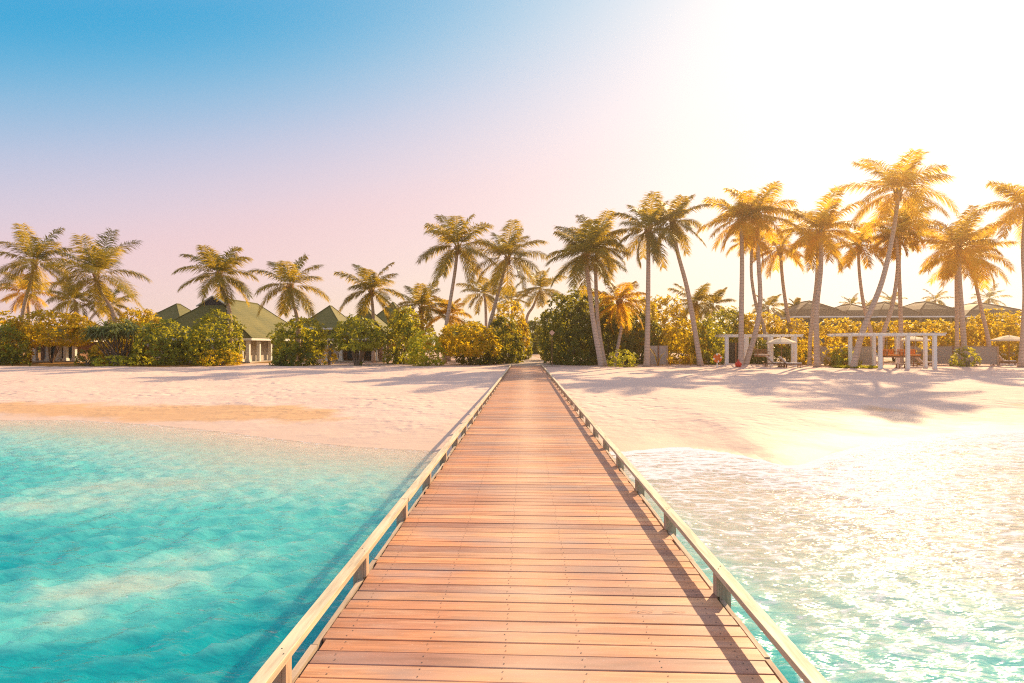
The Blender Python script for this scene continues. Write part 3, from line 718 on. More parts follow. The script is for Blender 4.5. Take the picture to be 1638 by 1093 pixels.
# ------------------------------------------------------------------ beach furniture on the right
def pergola(label, x0, x1, y0, y1, ztop, posts):
    root = thing('pergola', label, 'pergola', ((x0 + x1) / 2, (y0 + y1) / 2, float(ground((x0 + x1) / 2, y0))))
    for x, y in posts:
        mb = MB(); g = float(ground(x, y)); mb.box(x - .13, x + .13, y - .13, y + .13, g - .2, ztop - .15); mb.build('post', M['white'], root, bevel=.02)
    for y in (y0, y1): mb = MB(); mb.box(x0, x1, y - .07, y + .07, ztop - .147, ztop); mb.build('beam', M['white'], root, bevel=.015)
    mb = MB(); k = int((x1 - x0) / .55)
    for i in range(k + 1): x = x0 + .06 + (x1 - x0 - .12) * i / k; mb.box(x - .03, x + .03, y0 - .25, y1 + .25, ztop + .003, ztop + .09)
    mb.build('slats', M['white'], root); return root
pg1 = pergola('white pergola nearer the jetty, with dark screens and a hanging bench behind two palm trunks', X(1160, 57), X(1284, 57), 57, 60, Z(536.5, 57), [(X(1158.5, 57) + .2, 57), (X(1192, 57), 57), (X(1234, 57), 57), (X(1272, 57), 57), (X(1195, 60), 60), (X(1230, 60), 60), (X(1268, 60), 60), (X(1163, 60), 60)])
pg2 = pergola('white pergola on the right with bright orange seats hanging inside', X(1352, 53), X(1512, 52), 52, 56, Z(534.5, 52), [(X(1408, 52), 52), (X(1452, 52), 52), (X(1495, 52), 52), (X(1360, 56), 56), (X(1398, 56), 56), (X(1436, 56), 56), (X(1480, 56), 56)])
def screen(label, pxa, Ya, pxb, Yb, h, mat='fence', cap=True, legs=True):
    a = G(pxa, Ya); b = G(pxb, Yb); root = thing('screen_fence', label, 'fence', (a + b) / 2); d = (b - a); d.z = 0; L = d.length; u = d.normalized(); n = Vector((-u.y, u.x, 0)); rot = Matrix((u, n, Vector((0, 0, 1)))).transposed(); zb = min(a.z, b.z); mid = (a + b) / 2
    mb = MB(); mb.obox((mid.x, mid.y, zb + .12 + (h - .12) / 2), (L - .02, .08, h - .12), rot); mb.build('panel', M[mat], root)
    for p in (a, b, mid):
        mb = MB(); mb.obox((p.x, p.y, zb + h / 2 - .05), (.14, .16, h + .12), rot); mb.build('post', M['brownwood'] if p is mid else M['rail_post'], root)
    if cap: mb = MB(); mb.obox((mid.x, mid.y, zb + h + .045), (L + .1, .2, .05), rot); mb.build('cap_rail', M['rail_post'], root)
    return root
screen('short dark slatted screen standing right of the straight tall palm', 1039, 59, 1067, 59, 1.85, 'fence', False)
screen('grey slatted screen fence between the shrubs and the leaning palm', 1312, 60, 1399, 57, 1.75)
screen('long grey slatted screen fence with pale end post, right of the white pergola', 1457, 62, 1596, 59, 1.75)
screen('dark back screen inside the nearer pergola at its left bay', 1163, 61, 1190, 61, 2.1, 'dark', False)
def parasol(label, px, Y, w_px, top, edge, tilt=0):
    b = G(px, Y); root = thing('parasol', label, 'parasol', b); r = w_px / 2 / FPX * Y; zt = Z(top, Y, px); ze = Z(edge, Y, px)
    mb = MB(); mb.tube([b, (b.x, b.y, zt + .12)], .035, 8); mb.build('pole', M['brownwood'], root)
    mb = MB(); k = 8; n = len(mb.v); mb.v.append(Vector((b.x, b.y, zt)))
    for rr, zz in ((.5, zt - (zt - ze) * .42), (1., ze), (1., ze - .14)):
        for i in range(k): a = 6.2832 * (i + .5) / k; mb.v.append(Vector((b.x + r * rr * math.cos(a), b.y + r * rr * math.sin(a), zz)))
    for i in range(k):
        j = (i + 1) % k; mb.face([n, n + 1 + i, n + 1 + j])
        for q in (0, 1): mb.face([n + 1 + q * k + i, n + 1 + (q + 1) * k + i, n + 1 + (q + 1) * k + j, n + 1 + q * k + j])
    c = mb.build('canopy', M['canvas'], root); s = c.modifiers.new('t', 'SOLIDIFY'); s.thickness = .02
    mb = MB()
    for i in range(k): a = 6.2832 * (i + .5) / k; mb.tube([(b.x + r * .97 * math.cos(a), b.y + r * .97 * math.sin(a), ze - .03), (b.x, b.y, zt - .06)], .015, 5)
    mb.build('ribs', M['brownwood'], root)
    mb = MB(); mb.tube([b, b + Vector((0, 0, .12))], [.32, .28], 12); mb.build('base', M['wallpaint'], root); return root
parasol('cream parasol open over the two loungers by the nearer pergola', 1250, 55.5, 46, 539.5, 548)
parasol('pale parasol seen through the orange seated pergola', 1461, 58.5, 46, 538, 543.5)
parasol('cream parasol at the right edge beside the long grey fence', 1614, 58.5, 48, 536, 543.5)
def lounger_proto():
    root = thing('sun_lounger', 'x', 'sun lounger', (0, 0, 0), 'wooden sun loungers on the beach')
    mb = MB()
    for y in (-.32, .32): mb.box(-.95, .95, y - .03, y + .03, .26, .34)
    for x in (-.92, -.3, .3, .92): mb.box(x - .03, x + .03, -.289, .289, .265, .335)
    mb.build('frame', M['brownwood'], root, bevel=.008)
    for x in (-.8, .8):
        for y in (-.32, .32): mb = MB(); mb.box(x - .035, x + .035, y - .035, y + .035, -.05, .258); mb.build('leg', M['brownwood'], root)
    mb = MB(); mb.obox((.35, 0, .40), (1.2, .64, .10)); mb.build('mattress', M['cushion'], root, bevel=.03)
    rot = Euler((0, R(48), 0)).to_matrix(); mb = MB(); mb.obox((-.50, 0, .66), (.80, .64, .09), rot); bk = mb.build('backrest', M['cushion'], root, bevel=.03)
    mb = MB(); mb.tube([(-.78, -.2, .30), (-.62, -.2, .72)], .02, 5); mb.tube([(-.78, .2, .30), (-.62, .2, .72)], .02, 5); mb.build('prop', M['brownwood'], bk)
    return root
lp = lounger_proto()
for i, (px, Y, rz, lab) in enumerate(((1241, 55, -8, 'wooden lounger with cream cushion left of the parasol pole by the nearer pergola'), (1262, 54, -8, 'wooden lounger with raised cream back right of the parasol pole by the nearer pergola'),
      (1479, 57.5, -5, 'cream lounger with raised back behind the right posts of the white pergola'), (1606, 60, 6, 'lounger under the cream parasol at the right edge'))):
    o = lp if i == 0 else copy_tree(lp); o.location = G(px, Y); o.rotation_euler.z = R(rz); o['label'] = lab
def swing_seat(label, pxa, pxb, Y, zb_py, top, mat, perg_z):
    a = P(pxa, zb_py, Y); b = P(pxb, zb_py, Y); w = b.x - a.x; cx = (a.x + b.x) / 2; g = float(ground(cx, Y)); z = max(a.z, g + .3)
    root = thing('swing_bench', label, 'swing bench', (cx, Y, g))
    mb = MB(); mb.box(cx - w / 2, cx + w / 2, Y - .45, Y + .45, z, z + .12); mb.build('seat', M['brownwood'], root, bevel=.01)
    mb = MB(); mb.box(cx - w / 2 + .05, cx + w / 2 - .05, Y - .42, Y + .36, z + .122, z + .27); mb.build('cushion', M[mat], root, bevel=.04)
    mb = MB()
    for i in range(int(w / .12)): x = cx - w / 2 + .06 + i * .12; mb.box(x - .04, x + .04, Y + .39, Y + .44, z + .123, z + .62)
    mb.box(cx - w / 2, cx + w / 2, Y + .37, Y + .46, z + .623, z + .70); mb.build('backrest', M['brownwood'] if mat != 'orange' else M['orange'], root)
    for s in (-1, 1):
        mb = MB(); x = cx + s * (w / 2 - .05); mb.box(x - .04, x + .04, Y - .42, Y + .36, z + .45, z + .50); mb.box(x - .035, x + .035, Y - .42, Y - .35, z + .123, z + .448); mb.build('armrest', M['brownwood'], root)
        for y in (Y - .36, Y + .36): mb = MB(); mb.tube([(x, y, z + .1), (x, y, perg_z)], .018, 5); mb.build('rope', M['rope'], root)
    return root
swing_seat('brown wooden bench hanging on ropes in the nearer pergola', 1209, 1231, 58.5, 571, 564, 'cushion', Z(536.5, 57) - .02)
swing_seat('orange cushioned bench hanging at left in the right pergola', 1414, 1436, 54, 572, 560, 'orange', Z(534.5, 52) - .02)
swing_seat('orange cushioned bench hanging in the middle of the right pergola, behind a post', 1440, 1470, 54.6, 572, 562, 'orange', Z(534.5, 52) - .02)
def low_table(label, px, Y, w, mat='brownwood'):
    b = G(px, Y); root = thing('low_table', label, 'table', b)
    mb = MB(); mb.box(b.x - w / 2, b.x + w / 2, Y - .3, Y + .3, b.z + .34, b.z + .39); mb.build('tabletop', M[mat], root, bevel=.008)
    for sx in (-1, 1):
        for sy in (-1, 1): mb = MB(); x = b.x + sx * (w / 2 - .06); y = Y + sy * .24; mb.box(x - .03, x + .03, y - .03, y + .03, b.z - .05, b.z + .338); mb.build('leg', M['brownwood'], root)
low_table('small wooden side table between the two loungers under the parasol', 1252, 54.2, .5)
low_table('low reddish table on the sand inside the right pergola', 1443, 53, .8)
def life_ring():
    b = G(1147, 54); root = thing('life_ring_stand', 'orange and white life ring on a white post in the sand by the nearer pergola', 'life ring', b)
    mb = MB(); mb.box(b.x - .04, b.x + .04, b.y - .04, b.y + .04, b.z - .3, b.z + 1.15); mb.build('post', M['white'], root)
    mb = MB(); mb.box(b.x - .25, b.x + .25, b.y - .062, b.y - .042, b.z + .55, b.z + 1.1); mb.build('backboard', M['orange_ring'], root, bevel=.01)
    c = b + Vector((0, -.13, .82)); mb = MB(); k, q = 32, 10
    for i in range(k):
        a = 6.2832 * i / k
        for j in range(q): t = 6.2832 * j / q; r = .30 + .085 * math.cos(t); mb.v.append(c + Vector((r * math.cos(a), .06 * math.sin(t), r * math.sin(a))))
    for i in range(k):
        mb.cur = 1 if i % 8 in (0, 1) else 0
        for j in range(q): i2, j2 = (i + 1) % k, (j + 1) % q; mb.face([i * q + j, i2 * q + j, i2 * q + j2, i * q + j2])
    mb.build('ring', [M['orange_ring'], M['white']], root, smooth=True)
life_ring()
def red_float():
    b = G(1181, 54.5); root = thing('marker_float', 'bright red rounded float lying at the foot of two crossing palms', 'float', b); mb = MB()
    pts = [(0, 0), (.16, .02), (.25, .12), (.28, .25), (.24, .38), (.15, .46), (.08, .49), (.07, .56), (.0, .57)]; k = 16
    for r, z in pts:
        for j in range(k): a = 6.2832 * j / k; mb.v.append(b + Vector((r * math.cos(a), r * math.sin(a), z)))
    for i in range(len(pts) - 1):
        for j in range(k): j2 = (j + 1) % k; mb.face([i * k + j, i * k + j2, (i + 1) * k + j2, (i + 1) * k + j])
    mb.build('body', M['red'], root, smooth=True)
    mb = MB(); mb.tube([b + Vector((.07 * math.cos(a), 0, .60 + .07 * math.sin(a))) for a in np.linspace(0, 6.2, 12)], .02, 6); mb.build('eye', M['red'], root, smooth=True)
red_float()
def diamond_sign():
    Y = 56.6; c = P(883, 532.5, Y); g = float(ground(c.x, Y)); root = thing('diamond_sign', 'small pale diamond shaped sign on a thin post right of the path', 'sign', (c.x, Y, g))
    mb = MB(); mb.box(c.x - .03, c.x + .03, Y + .02, Y + .08, g - .2, c.z + .2); mb.build('post', M['brownwood'], root)
    mb = MB(); mb.obox((c.x, Y, c.z), (.36, .03, .36), Euler((0, R(45), 0)).to_matrix()); mb.build('plate', M['signpaint'], root)
diamond_sign()
# dining furniture in the shade of the restaurant
def chair_proto():
    root = thing('dining_chair', 'x', 'chair', (0, 0, 0), 'wooden dining chairs in the shade of the restaurant'); mb = MB(); mb.box(-.23, .23, -.23, .23, .43, .47); mb.build('seat', M['brownwood'], root)
    for x in (-.2, .2):
        for y in (-.2, .2): mb = MB(); mb.box(x - .025, x + .025, y - .025, y + .025, 0, .428 if y < 0 else .9); mb.build('leg', M['brownwood'], root)
    mb = MB()
    for z in (.6, .7, .8): mb.box(-.172, .172, .19, .215, z, z + .06)
    mb.build('backrest', M['brownwood'], root); return root
cp = chair_proto(); gzr = float(ground(X(560, 66), 66)) + .14
for i, (px, lab) in enumerate(((534, 'dining chair furthest left on the restaurant veranda'), (551, 'dining chair between the two left restaurant columns'), (586, 'dining chair left of the dining table on the right of the restaurant'), (607, 'dining chair furthest right on the restaurant veranda'))):
    o = cp if i == 0 else copy_tree(cp); o.location = (X(px, 67.4), 67.4, gzr); o.rotation_euler.z = R((90, -70, 80, -95)[i]); o['label'] = lab
for px, lab in ((542, 'dining table on the left side of the restaurant veranda'), (597, 'dining table on the right side of the restaurant veranda')):
    b = Vector((X(px, 67.4), 67.4, gzr)); root = thing('dining_table', lab, 'table', b); mb = MB(); mb.box(b.x - .4, b.x + .4, b.y - .4, b.y + .4, b.z + .71, b.z + .75); mb.build('tabletop', M['brownwood'], root)
    mb = MB(); mb.tube([b + Vector((0, 0, .03)), b + Vector((0, 0, .708))], .05, 8); mb.build('leg', M['brownwood'], root)
    mb = MB(); mb.tube([b, b + Vector((0, 0, .04))], .25, 12); mb.build('foot', M['brownwood'], root)

# ------------------------------------------------------------------ palms (photo pixels: heart, points on the trunk, foot)
palm('palm with a curved pale trunk and full crown, furthest left in the photo', [(55, 420), (48, 455), (36, 505)], 56, 68, 1, bias=(-.1, 0))
palm('short golden palm behind the furthest left palm', [(42, 468), (46, 500)], 40, 84, 2, 'palm_gold_glow', n=22)
palm('palm with wide crown leaning left over the pandanus', [(154, 440), (163, 470), (182, 505)], 70, 66, 3, n=28)
palm('low palm crown showing left of the wide crown above the pandanus', [(118, 480), (122, 500)], 38, 82, 4, n=20)
palm('low palm crown showing right of the wide crown above the pandanus', [(176, 488), (178, 505)], 34, 86, 5, n=20)
palm('palm leaning left before the large bungalow gablet', [(350, 440), (356, 465), (367, 500)], 54, 62.6, 6, rad=(.24, .15))
palm('palm standing before the ochre roof slope of the large bungalow', [(464, 458), (469, 485), (476, 515)], 57, 61.5, 7, n=22, rad=(.22, .14))
palm('slim palm rising behind the umbrella shaped tree', [(594, 465), (596, 490), (597, 512)], 49, 64.8, 8, n=23, rad=(.2, .13))
palm('young palm with upright fronds left of the tallest palm left of the path', [(674, 492), (675, 505)], 42, 68, 9, n=18, low=-10)
palm('tall slim palm, the tallest left of the path', [(732, 395), (727, 440), (719, 490), (713, 530)], 60, 62, 10, rad=(.23, .15))
palm('palm leaning right with full crown next left of the path', [(812, 412), (802, 450), (790, 495), (783, 525)], 57, 64, 11, rad=(.24, .15), n=28)
palm('distant palm between the two tall palms left of the path', [(774, 470), (777, 495)], 36, 84, 12, n=20)
palm('small leaning palm seen above the end of the sand path', [(864, 463), (853, 490), (842, 512)], 37, 84, 13, n=22)
palm('tiny distant palm just left of the sand path', [(818, 478), (819, 500)], 27, 95, 14, n=18)
palm('low golden palm between the young palm and the tallest palm left of the path', [(716, 505), (717, 518)], 36, 70, 15, 'palm_gold_glow', n=18, low=-15)
palm('front palm of the leaning pair right of the path, full grey green crown', [(937, 408), (941, 450), (950, 520), (963, 586)], 60, 55, 16, rad=(.27, .15), n=28)
palm('rear palm of the leaning pair right of the path, crown behind the front one', [(955, 392), (953, 440), (957, 520), (968, 582)], 54, 58, 17, rad=(.22, .14), n=26)
palm('short bright golden palm beside the leaning pair', [(991, 482), (994, 520), (986, 566)], 44, 59, 18, 'palm_gold_glow', rad=(.2, .14), n=24, low=-65)
palm('tall straight palm left of the short dark screen', [(1037, 368), (1037, 440), (1036, 520), (1034, 581)], 58, 56, 19, rad=(.27, .16), n=25, low=-60)
palm('tall palm bending right to its foot, next right of the straight palm', [(1077, 355), (1083, 400), (1101, 470), (1121, 578)], 48, 57.5, 20, rad=(.24, .14), n=24, low=-50)
palm('dark low palm crown behind the bending trunk', [(1112, 485), (1115, 510)], 38, 74, 21, n=22)
palm('pale low palm crown right of the bending trunk', [(1140, 488), (1142, 515)], 30, 78, 22, n=20)
palm('tall straight palm at the left of the nearer pergola', [(1186, 352), (1187, 420), (1186, 500), (1185, 578)], 52, 55.5, 23, rad=(.25, .16), bias=(-.15, 0), mat='palm_gold_glow')
palm('golden palm with an S bent trunk crossing before the nearer pergola', [(1211, 345), (1213, 410), (1216, 480), (1209, 530), (1191, 578)], 56, 56, 24, rad=(.25, .15), n=28, mat='palm_gold_glow')
palm('palm with a bent trunk hidden between the two tall palms of the nearer pergola', [(1202, 385), (1202, 440), (1210, 490), (1222, 525)], 36, 66, 25, n=18, rad=(.2, .14), mat='palm_gold_glow')
palm('palm with sparse drooping fronds above the right half of the nearer pergola', [(1248, 398), (1252, 450), (1259, 500), (1264, 530)], 46, 66, 26, n=20, rad=(.22, .15), low=-50, mat='palm_gold_glow')
palm('small far palm seen between the trunks above the nearer pergola', [(1229, 492), (1229, 515)], 27, 100, 27, n=18)
palm('tiny far palm left of the leftmost villa roof', [(1273, 490), (1273, 505)], 15, 104, 28, n=14)
palm('full crowned palm before the leftmost villa, thick twin trunks', [(1312, 370), (1313, 430), (1306, 500), (1307, 579)], 56, 56, 29, rad=(.26, .16), n=30, mat='palm_gold_glow')
palm('thinner trunk of the twin palms before the leftmost villa', [(1308, 385), (1306, 450), (1300, 500), (1296, 545)], 40, 60, 30, n=16, rad=(.2, .14), mat='palm_gold_glow')
palm('bent palm left of the long leaning trunk, small crown', [(1374, 392), (1375, 440), (1382, 490), (1394, 535)], 42, 62, 31, n=22, rad=(.2, .13), mat='palm_gold_glow')
palm('tallest palm of the photo, long trunk leaning right from the screen fence', [(1436, 308), (1429, 370), (1411, 450), (1380, 530), (1364, 584)], 72, 53.5, 32, rad=(.27, .16), n=30, low=-35, mat='palm_gold_glow')
palm('straight palm behind the long leaning palm, lower golden crown', [(1441, 362), (1438, 420), (1440, 480), (1441, 530)], 50, 62, 33, 'palm_gold_glow', n=28, rad=(.22, .15))
palm('leaning palm crossing the straight one behind the right pergola', [(1432, 380), (1436, 430), (1427, 490), (1413, 535)], 36, 60, 34, n=18, rad=(.22, .15), mat='palm_gold_glow')
palm('full golden palm with thick pale trunk rising from the long grey fence', [(1533, 395), (1535, 450), (1540, 520), (1544, 572)], 56, 59, 35, 'palm_gold_glow', n=30, rad=(.27, .17))
palm('palm trunk close left of the thick pale trunk at the long fence', [(1528, 410), (1530, 470), (1531, 550)], 44, 63, 36, n=18, rad=(.22, .15), mat='palm_gold_glow')
palm('palm with trunk leaning right behind the long grey fence', [(1553, 412), (1560, 450), (1571, 500), (1581, 545)], 54, 64, 37, n=26, rad=(.22, .14), mat='palm_gold_glow')
palm('tall palm cut by the right edge of the photo', [(1641, 330), (1637, 400), (1640, 480), (1633, 580)], 58, 56, 38, rad=(.25, .16), n=26, mat='palm_gold_glow')
for i, (px, py, r, lab) in enumerate(((1362, 487, 16, 'tiny far palm above the second villa roof'), (1425, 482, 20, 'far palm between the trunks above the third villa roof'), (1496, 480, 20, 'far palm above the dip between the villas'), (1581, 478, 22, 'far palm above the last villa roof'), (1392, 490, 14, 'smallest far palm left of the crossing trunks'))):
    palm(lab, [(px, py), (px, py + 20)], r, 112, 50 + i, n=16, pairs=40)

# ------------------------------------------------------------------ bushes and trees: (photo column, width, top, bottom in pixels, distance)
B = [
 ('sea_lettuce_bush', 'broad yellow green bush mass at the left edge of the photo', 'bush', 2, 96, 500, 586, 62, 'yellow', dict(lob=11, gnd_skirt=True)),
 ('sea_lettuce_bush', 'yellow green bush overhanging the low hut at far left', 'bush', 84, 150, 498, 551, 63.5, 'yellow', dict(lob=14)),
 ('sea_lettuce_bush', 'dense olive bush reaching the sand at the very left edge', 'bush', 8, 70, 520, 584, 60, 'helio', dict(gnd_skirt=True)),
 ('green_bush', 'yellow leaved bush rising behind the pandanus', 'bush', 222, 90, 495, 570, 66, 'yellow', dict(lob=8)),
 ('beach_shrub', 'olive rounded shrub with rosette leaves right of the pandanus', 'bush', 262, 105, 513, 586, 60, 'helio', dict(lob=11, gnd_skirt=True)),
 ('beach_shrub', 'large dark green dome bush before the left side of the large bungalow', 'bush', 345, 98, 496, 582, 60.5, 'helio', dict(lob=12, gnd_skirt=True)),
 ('green_bush', 'low golden bush at the foot of the dark dome bush', 'bush', 352, 70, 560, 584, 58.5, 'yellow', dict(gnd_skirt=True, leaf=.26)),
 ('beach_shrub', 'wide bush in front of the ochre roof slope', 'bush', 478, 102, 508, 566, 60, 'helio', dict(lob=12)),
 ('beach_shrub', 'ball shaped shrub standing before the wide bush of the ochre roof', 'bush', 455, 42, 534, 582, 57, 'helio', dict(gnd_skirt=True, lob=7, leaf=.28)),
 ('green_bush', 'low dark shrub at the foot of the ball shaped shrub', 'bush', 470, 66, 560, 586, 57.6, 'broad', dict(gnd_skirt=True)),
 ('beach_tree', 'umbrella shaped tree on bare forked trunks before the restaurant', 'tree', 570, 94, 506, 558, 59, 'helio', dict(lob=13, trunks=8, r0=.13)),
 ('green_bush', 'small yellow leaved plant between the ball shrub and the umbrella tree', 'bush', 525, 22, 556, 580, 60, 'yellow', dict(gnd_skirt=True, lob=5, leaf=.25)),
 ('green_bush', 'small green plant left of the small yellow leaved plant', 'bush', 508, 24, 566, 580, 59, 'lime', dict(gnd_skirt=True, lob=5, leaf=.22)),
 ('beach_shrub', 'tall bush of dark base and yellow top, right of the restaurant', 'bush', 645, 66, 494, 582, 61, 'helio', dict(lob=10, gnd_skirt=True)),
 ('green_bush', 'yellow leaved crown behind the tall bush right of the restaurant', 'tree', 660, 70, 497, 560, 66, 'yellow', dict(lob=8)),
 ('beach_shrub', 'round yellow green shrub furthest forward left of the path', 'bush', 682, 60, 528, 584, 57, 'lime', dict(lob=9, gnd_skirt=True, leaf=.30)),
 ('beach_tree', 'wide yellow topped tree on a dark trunk left of the path', 'tree', 750, 100, 512, 568, 60, 'yellow', dict(lob=12, trunks=6)),
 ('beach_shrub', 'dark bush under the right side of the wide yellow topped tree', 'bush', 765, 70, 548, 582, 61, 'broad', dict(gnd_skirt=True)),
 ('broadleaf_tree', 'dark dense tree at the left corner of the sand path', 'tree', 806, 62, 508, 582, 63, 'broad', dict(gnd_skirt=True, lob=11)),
 ('broadleaf_tree', 'yellow crowned tree behind the leaning palm left of the path', 'tree', 815, 60, 482, 560, 72, 'yellow', dict(lob=10)),
 ('broadleaf_tree', 'bushy tree closing the left side of the path further back', 'tree', 828, 44, 512, 578, 74, 'broad', dict(gnd_skirt=True)),
 ('broadleaf_tree', 'dark tree closing the far end of the sand path', 'tree', 852, 60, 510, 572, 100, 'broad', dict(gnd_skirt=True, leaf=.5)),
 ('broadleaf_tree', 'dark tree on the right side of the path further back', 'tree', 884, 50, 500, 576, 72, 'broad', dict(gnd_skirt=True)),
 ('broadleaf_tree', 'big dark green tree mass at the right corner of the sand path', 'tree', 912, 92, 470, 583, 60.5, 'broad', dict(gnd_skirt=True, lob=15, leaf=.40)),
 ('broadleaf_tree', 'tall yellow topped tree behind the leaning pair of palms', 'tree', 938, 110, 458, 570, 66, 'broad', dict(lob=14, leaf=.42)),
 ('broadleaf_tree', 'dark tree between the leaning pair and the short golden palm', 'tree', 975, 80, 486, 583, 61, 'broad', dict(gnd_skirt=True, lob=12)),
 ('beach_shrub', 'bright lime green low shrub alone on the sand before the short golden palm', 'bush', 996, 45, 561, 585, 54.5, 'lime', dict(gnd_skirt=True, lob=6, leaf=.30)),
 ('broadleaf_tree', 'yellow leaved tree behind the short golden palm', 'tree', 1020, 70, 472, 560, 65, 'yellow', dict(lob=11)),
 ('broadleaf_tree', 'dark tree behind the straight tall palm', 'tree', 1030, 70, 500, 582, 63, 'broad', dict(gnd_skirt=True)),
 ('broadleaf_tree', 'yellow topped tree between the straight palm and the bending palm', 'tree', 1068, 70, 474, 560, 70, 'yellow', dict(lob=10)),
 ('green_bush', 'tan and yellow bush behind the short dark screen', 'bush', 1095, 90, 512, 580, 62, 'yellow', dict(gnd_skirt=True, lob=11)),
 ('green_bush', 'olive bush left of the life ring', 'bush', 1135, 60, 510, 580, 61, 'helio', dict(gnd_skirt=True, lob=10)),
 ('broadleaf_tree', 'tree with yellow top behind the straight palm of the nearer pergola', 'tree', 1160, 90, 492, 575, 70, 'helio', dict(lob=11)),
 ('green_bush', 'dark bush seen through the left bay of the nearer pergola', 'bush', 1208, 66, 540, 578, 63, 'broad', dict(gnd_skirt=True)),
 ('green_bush', 'dark bush seen through the right bay of the nearer pergola', 'bush', 1258, 60, 546, 578, 64, 'broad', dict(gnd_skirt=True)),
 ('green_bush', 'yellow leaved bush above the middle of the nearer pergola', 'bush', 1215, 80, 502, 560, 69, 'yellow', dict(lob=10)),
 ('green_bush', 'yellow leaved bush above the right end of the nearer pergola', 'bush', 1262, 80, 512, 570, 67, 'yellow', dict(lob=10)),
 ('green_bush', 'golden bush low beside the right post of the nearer pergola', 'bush', 1293, 44, 543, 578, 61, 'yellow', dict(gnd_skirt=True)),
 ('green_bush', 'rounded yellow green hedge bush below the leftmost villa', 'bush', 1338, 80, 511, 560, 72, 'yellow', dict(lob=10)),
 ('green_bush', 'golden shrub before the grey screen fence', 'bush', 1338, 36, 550, 579, 58, 'yellow', dict(gnd_skirt=True, lob=6)),
 ('green_bush', 'olive shrub at the foot of the grey screen fence', 'bush', 1352, 44, 560, 582, 57, 'helio', dict(gnd_skirt=True, lob=6)),
 ('green_bush', 'yellow hedge bush left of the long leaning palm trunk', 'bush', 1385, 70, 516, 560, 70, 'yellow', dict(lob=9)),
 ('green_bush', 'yellow hedge bush behind the left half of the right pergola', 'bush', 1432, 80, 514, 562, 69, 'yellow', dict(lob=10)),
 ('green_bush', 'yellow hedge bush behind the right half of the right pergola', 'bush', 1488, 80, 513, 562, 69, 'yellow', dict(lob=10)),
 ('green_bush', 'yellow hedge bush left of the thick pale palm trunk', 'bush', 1528, 60, 516, 562, 70, 'yellow', dict(lob=8)),
 ('green_bush', 'tall yellow tree right of the trunk leaning behind the long fence', 'tree', 1582, 76, 496, 562, 70, 'yellow', dict(lob=11)),
 ('green_bush', 'yellow bush behind the parasol at the right edge', 'bush', 1625, 66, 500, 575, 66, 'yellow', dict(lob=9, gnd_skirt=True)),
 ('green_bush', 'golden shrub between the right pergola and the long fence', 'bush', 1479, 26, 549, 574, 60.5, 'yellow', dict(gnd_skirt=True, lob=5, leaf=.25)),
 ('green_bush', 'shrub at the foot of the thick pale palm trunk before the long fence', 'bush', 1545, 42, 556, 578, 57.5, 'helio', dict(gnd_skirt=True, lob=6, leaf=.28)),
 ('green_bush', 'low green bush left of the pandanus stems at far left', 'bush', 140, 36, 562, 586, 58.5, 'broad', dict(gnd_skirt=True, leaf=.25)),
 ('green_bush', 'low lime bush in front of the pandanus stems', 'bush', 182, 62, 570, 588, 57, 'lime', dict(gnd_skirt=True, leaf=.25)),
 ('green_bush', 'golden bush filling the gap behind the pandanus stems', 'bush', 190, 80, 545, 580, 63, 'yellow', dict(gnd_skirt=True)),
]
for i, (nm, lab, cat, px, w, top, bot, Y, mat, kw) in enumerate(B): shrub(nm, lab, cat, px, w, top, bot, Y, mat, seed=i, **kw)
pandanus('dark spiky screw pine on stilt stems left of the olive rounded shrub', 188, 122, 502, 566, 59.5, 5, 34)
pandanus('screw pine with strap leaves behind the leaning palm left of the path', 770, 60, 510, 560, 64, 6, 8)
for i, (px, Y, h, n, mat, lab) in enumerate(((1105, 58, 1.9, 12, 'palm_gold_glow', 'young golden palm sprout right of the short dark screen'), (1072, 58, 1.6, 9, 'palm_gold_glow', 'thin yellow stems beside the short dark screen'), (1052, 58, 2.6, 5, 'palm_gold_glow', 'tall bent yellow frond before the short dark screen'),
      (20, 57, .6, 24, 'grass', 'dry tuft of grass at the left edge of the sand'), (48, 56, .5, 20, 'grass', 'small dry tuft right of the left edge tuft'), (578, 57.5, .55, 22, 'branch', 'low dry tuft under the umbrella shaped tree'))):
    tuft('young_plant', lab, 'plant', px, Y, h, n, mat if mat != 'branch' else 'grass', 70 + i)
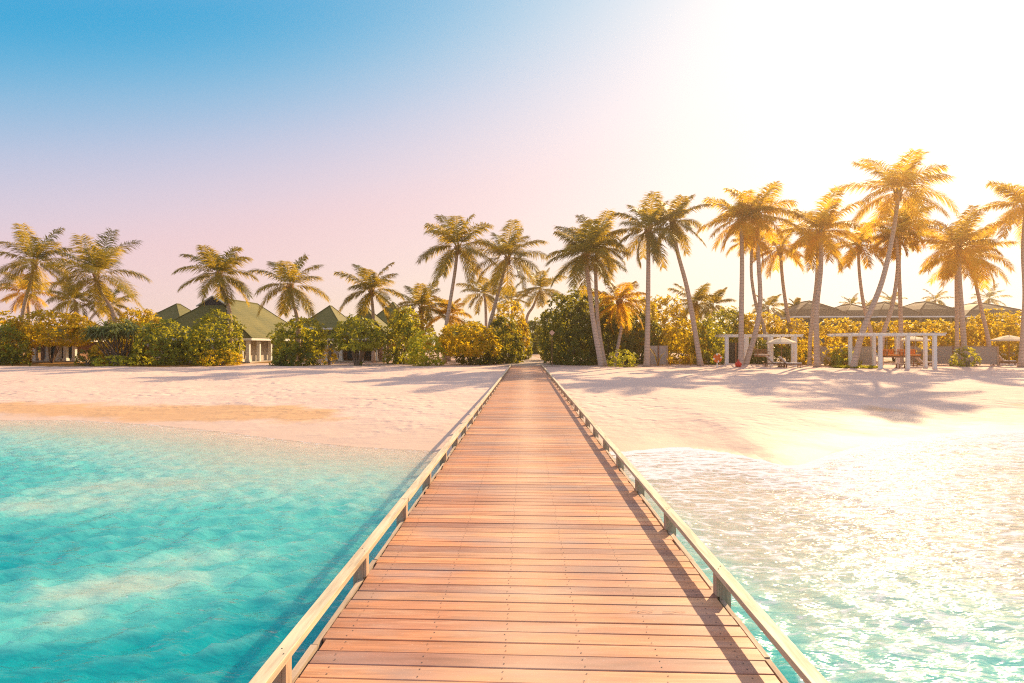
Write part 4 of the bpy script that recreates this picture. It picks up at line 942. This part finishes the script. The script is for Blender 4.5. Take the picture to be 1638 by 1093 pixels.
# creeping ground cover round the long leaning palm
def ground_cover():
    rng = np.random.default_rng(9); c = G(1372, 54.5); n = 2600; a = rng.uniform(0, 6.28, n); q = np.sqrt(rng.random(n))
    x = c.x + np.cos(a) * q * 1.9; y = c.y + np.sin(a) * q * 1.7 * (1 + .2 * np.sin(a * 3)); p = np.stack([x, y, ground(x, y) + rng.uniform(.0, .14, n) * (1 - q * .6)], 1)
    V, F, T = leaves(rng, p, unit(rng.normal(size=(n, 3)) * .3 + np.array([0, 0, 1.])), .16, .5, 4); V[:, 2] = np.maximum(V[:, 2], ground(V[:, 0], V[:, 1]) + .003)
    o = mesh_np('ground_cover', V, F, M['lime'], None, {'tint': ('FACE', T)}); tag(o, 'low green creeper round the foot of the long leaning palm', 'ground cover'); o['kind'] = 'stuff'
ground_cover()
# the wood behind everything, one mass
def woodland():
    rng = np.random.default_rng(12); P_, N_ = [], []
    for i in range(190):
        x = rng.uniform(-190, 190); y = rng.uniform(112, 150); h = rng.uniform(3.2, 6.2) * (.8 if x > 34 else 1.0); r = rng.uniform(2.5, 5); n = 360
        if abs(x - .0) < 2: continue
        d = unit(rng.normal(size=(n, 3))); d[:, 2] = abs(d[:, 2]); p = d * np.array([r, r, h]) * rng.uniform(.88, 1.05, n)[:, None] + np.array([x, y, .5]); P_.append(p); N_.append(d)
    V, F, T = leaves(rng, np.concatenate(P_), np.concatenate(N_), .8, .5, 4)
    o = mesh_np('distant_woodland', V, F, M['broad'], None, {'tint': ('FACE', T)}); tag(o, 'far belt of trees behind the houses', 'woodland'); o['kind'] = 'stuff'
woodland()

# ------------------------------------------------------------------ sea air
def haze():
    mb = MB(); mb.box(-430, 430, -320, 440, -6, 24); m, nt, out = new_mat('sea_air'); v = nt.nodes.new('ShaderNodeVolumePrincipled')
    v.inputs['Color'].default_value = (1, .80, .58, 1); v.inputs['Density'].default_value = HAZE; v.inputs['Anisotropy'].default_value = .72
    nt.links.new(v.outputs[0], out.inputs['Volume']); o = mb.build('haze', m); o['kind'] = 'stuff'; tag(o, 'bright warm sea air over the whole beach', 'haze')
HAZE = .0005
if HAZE: haze()
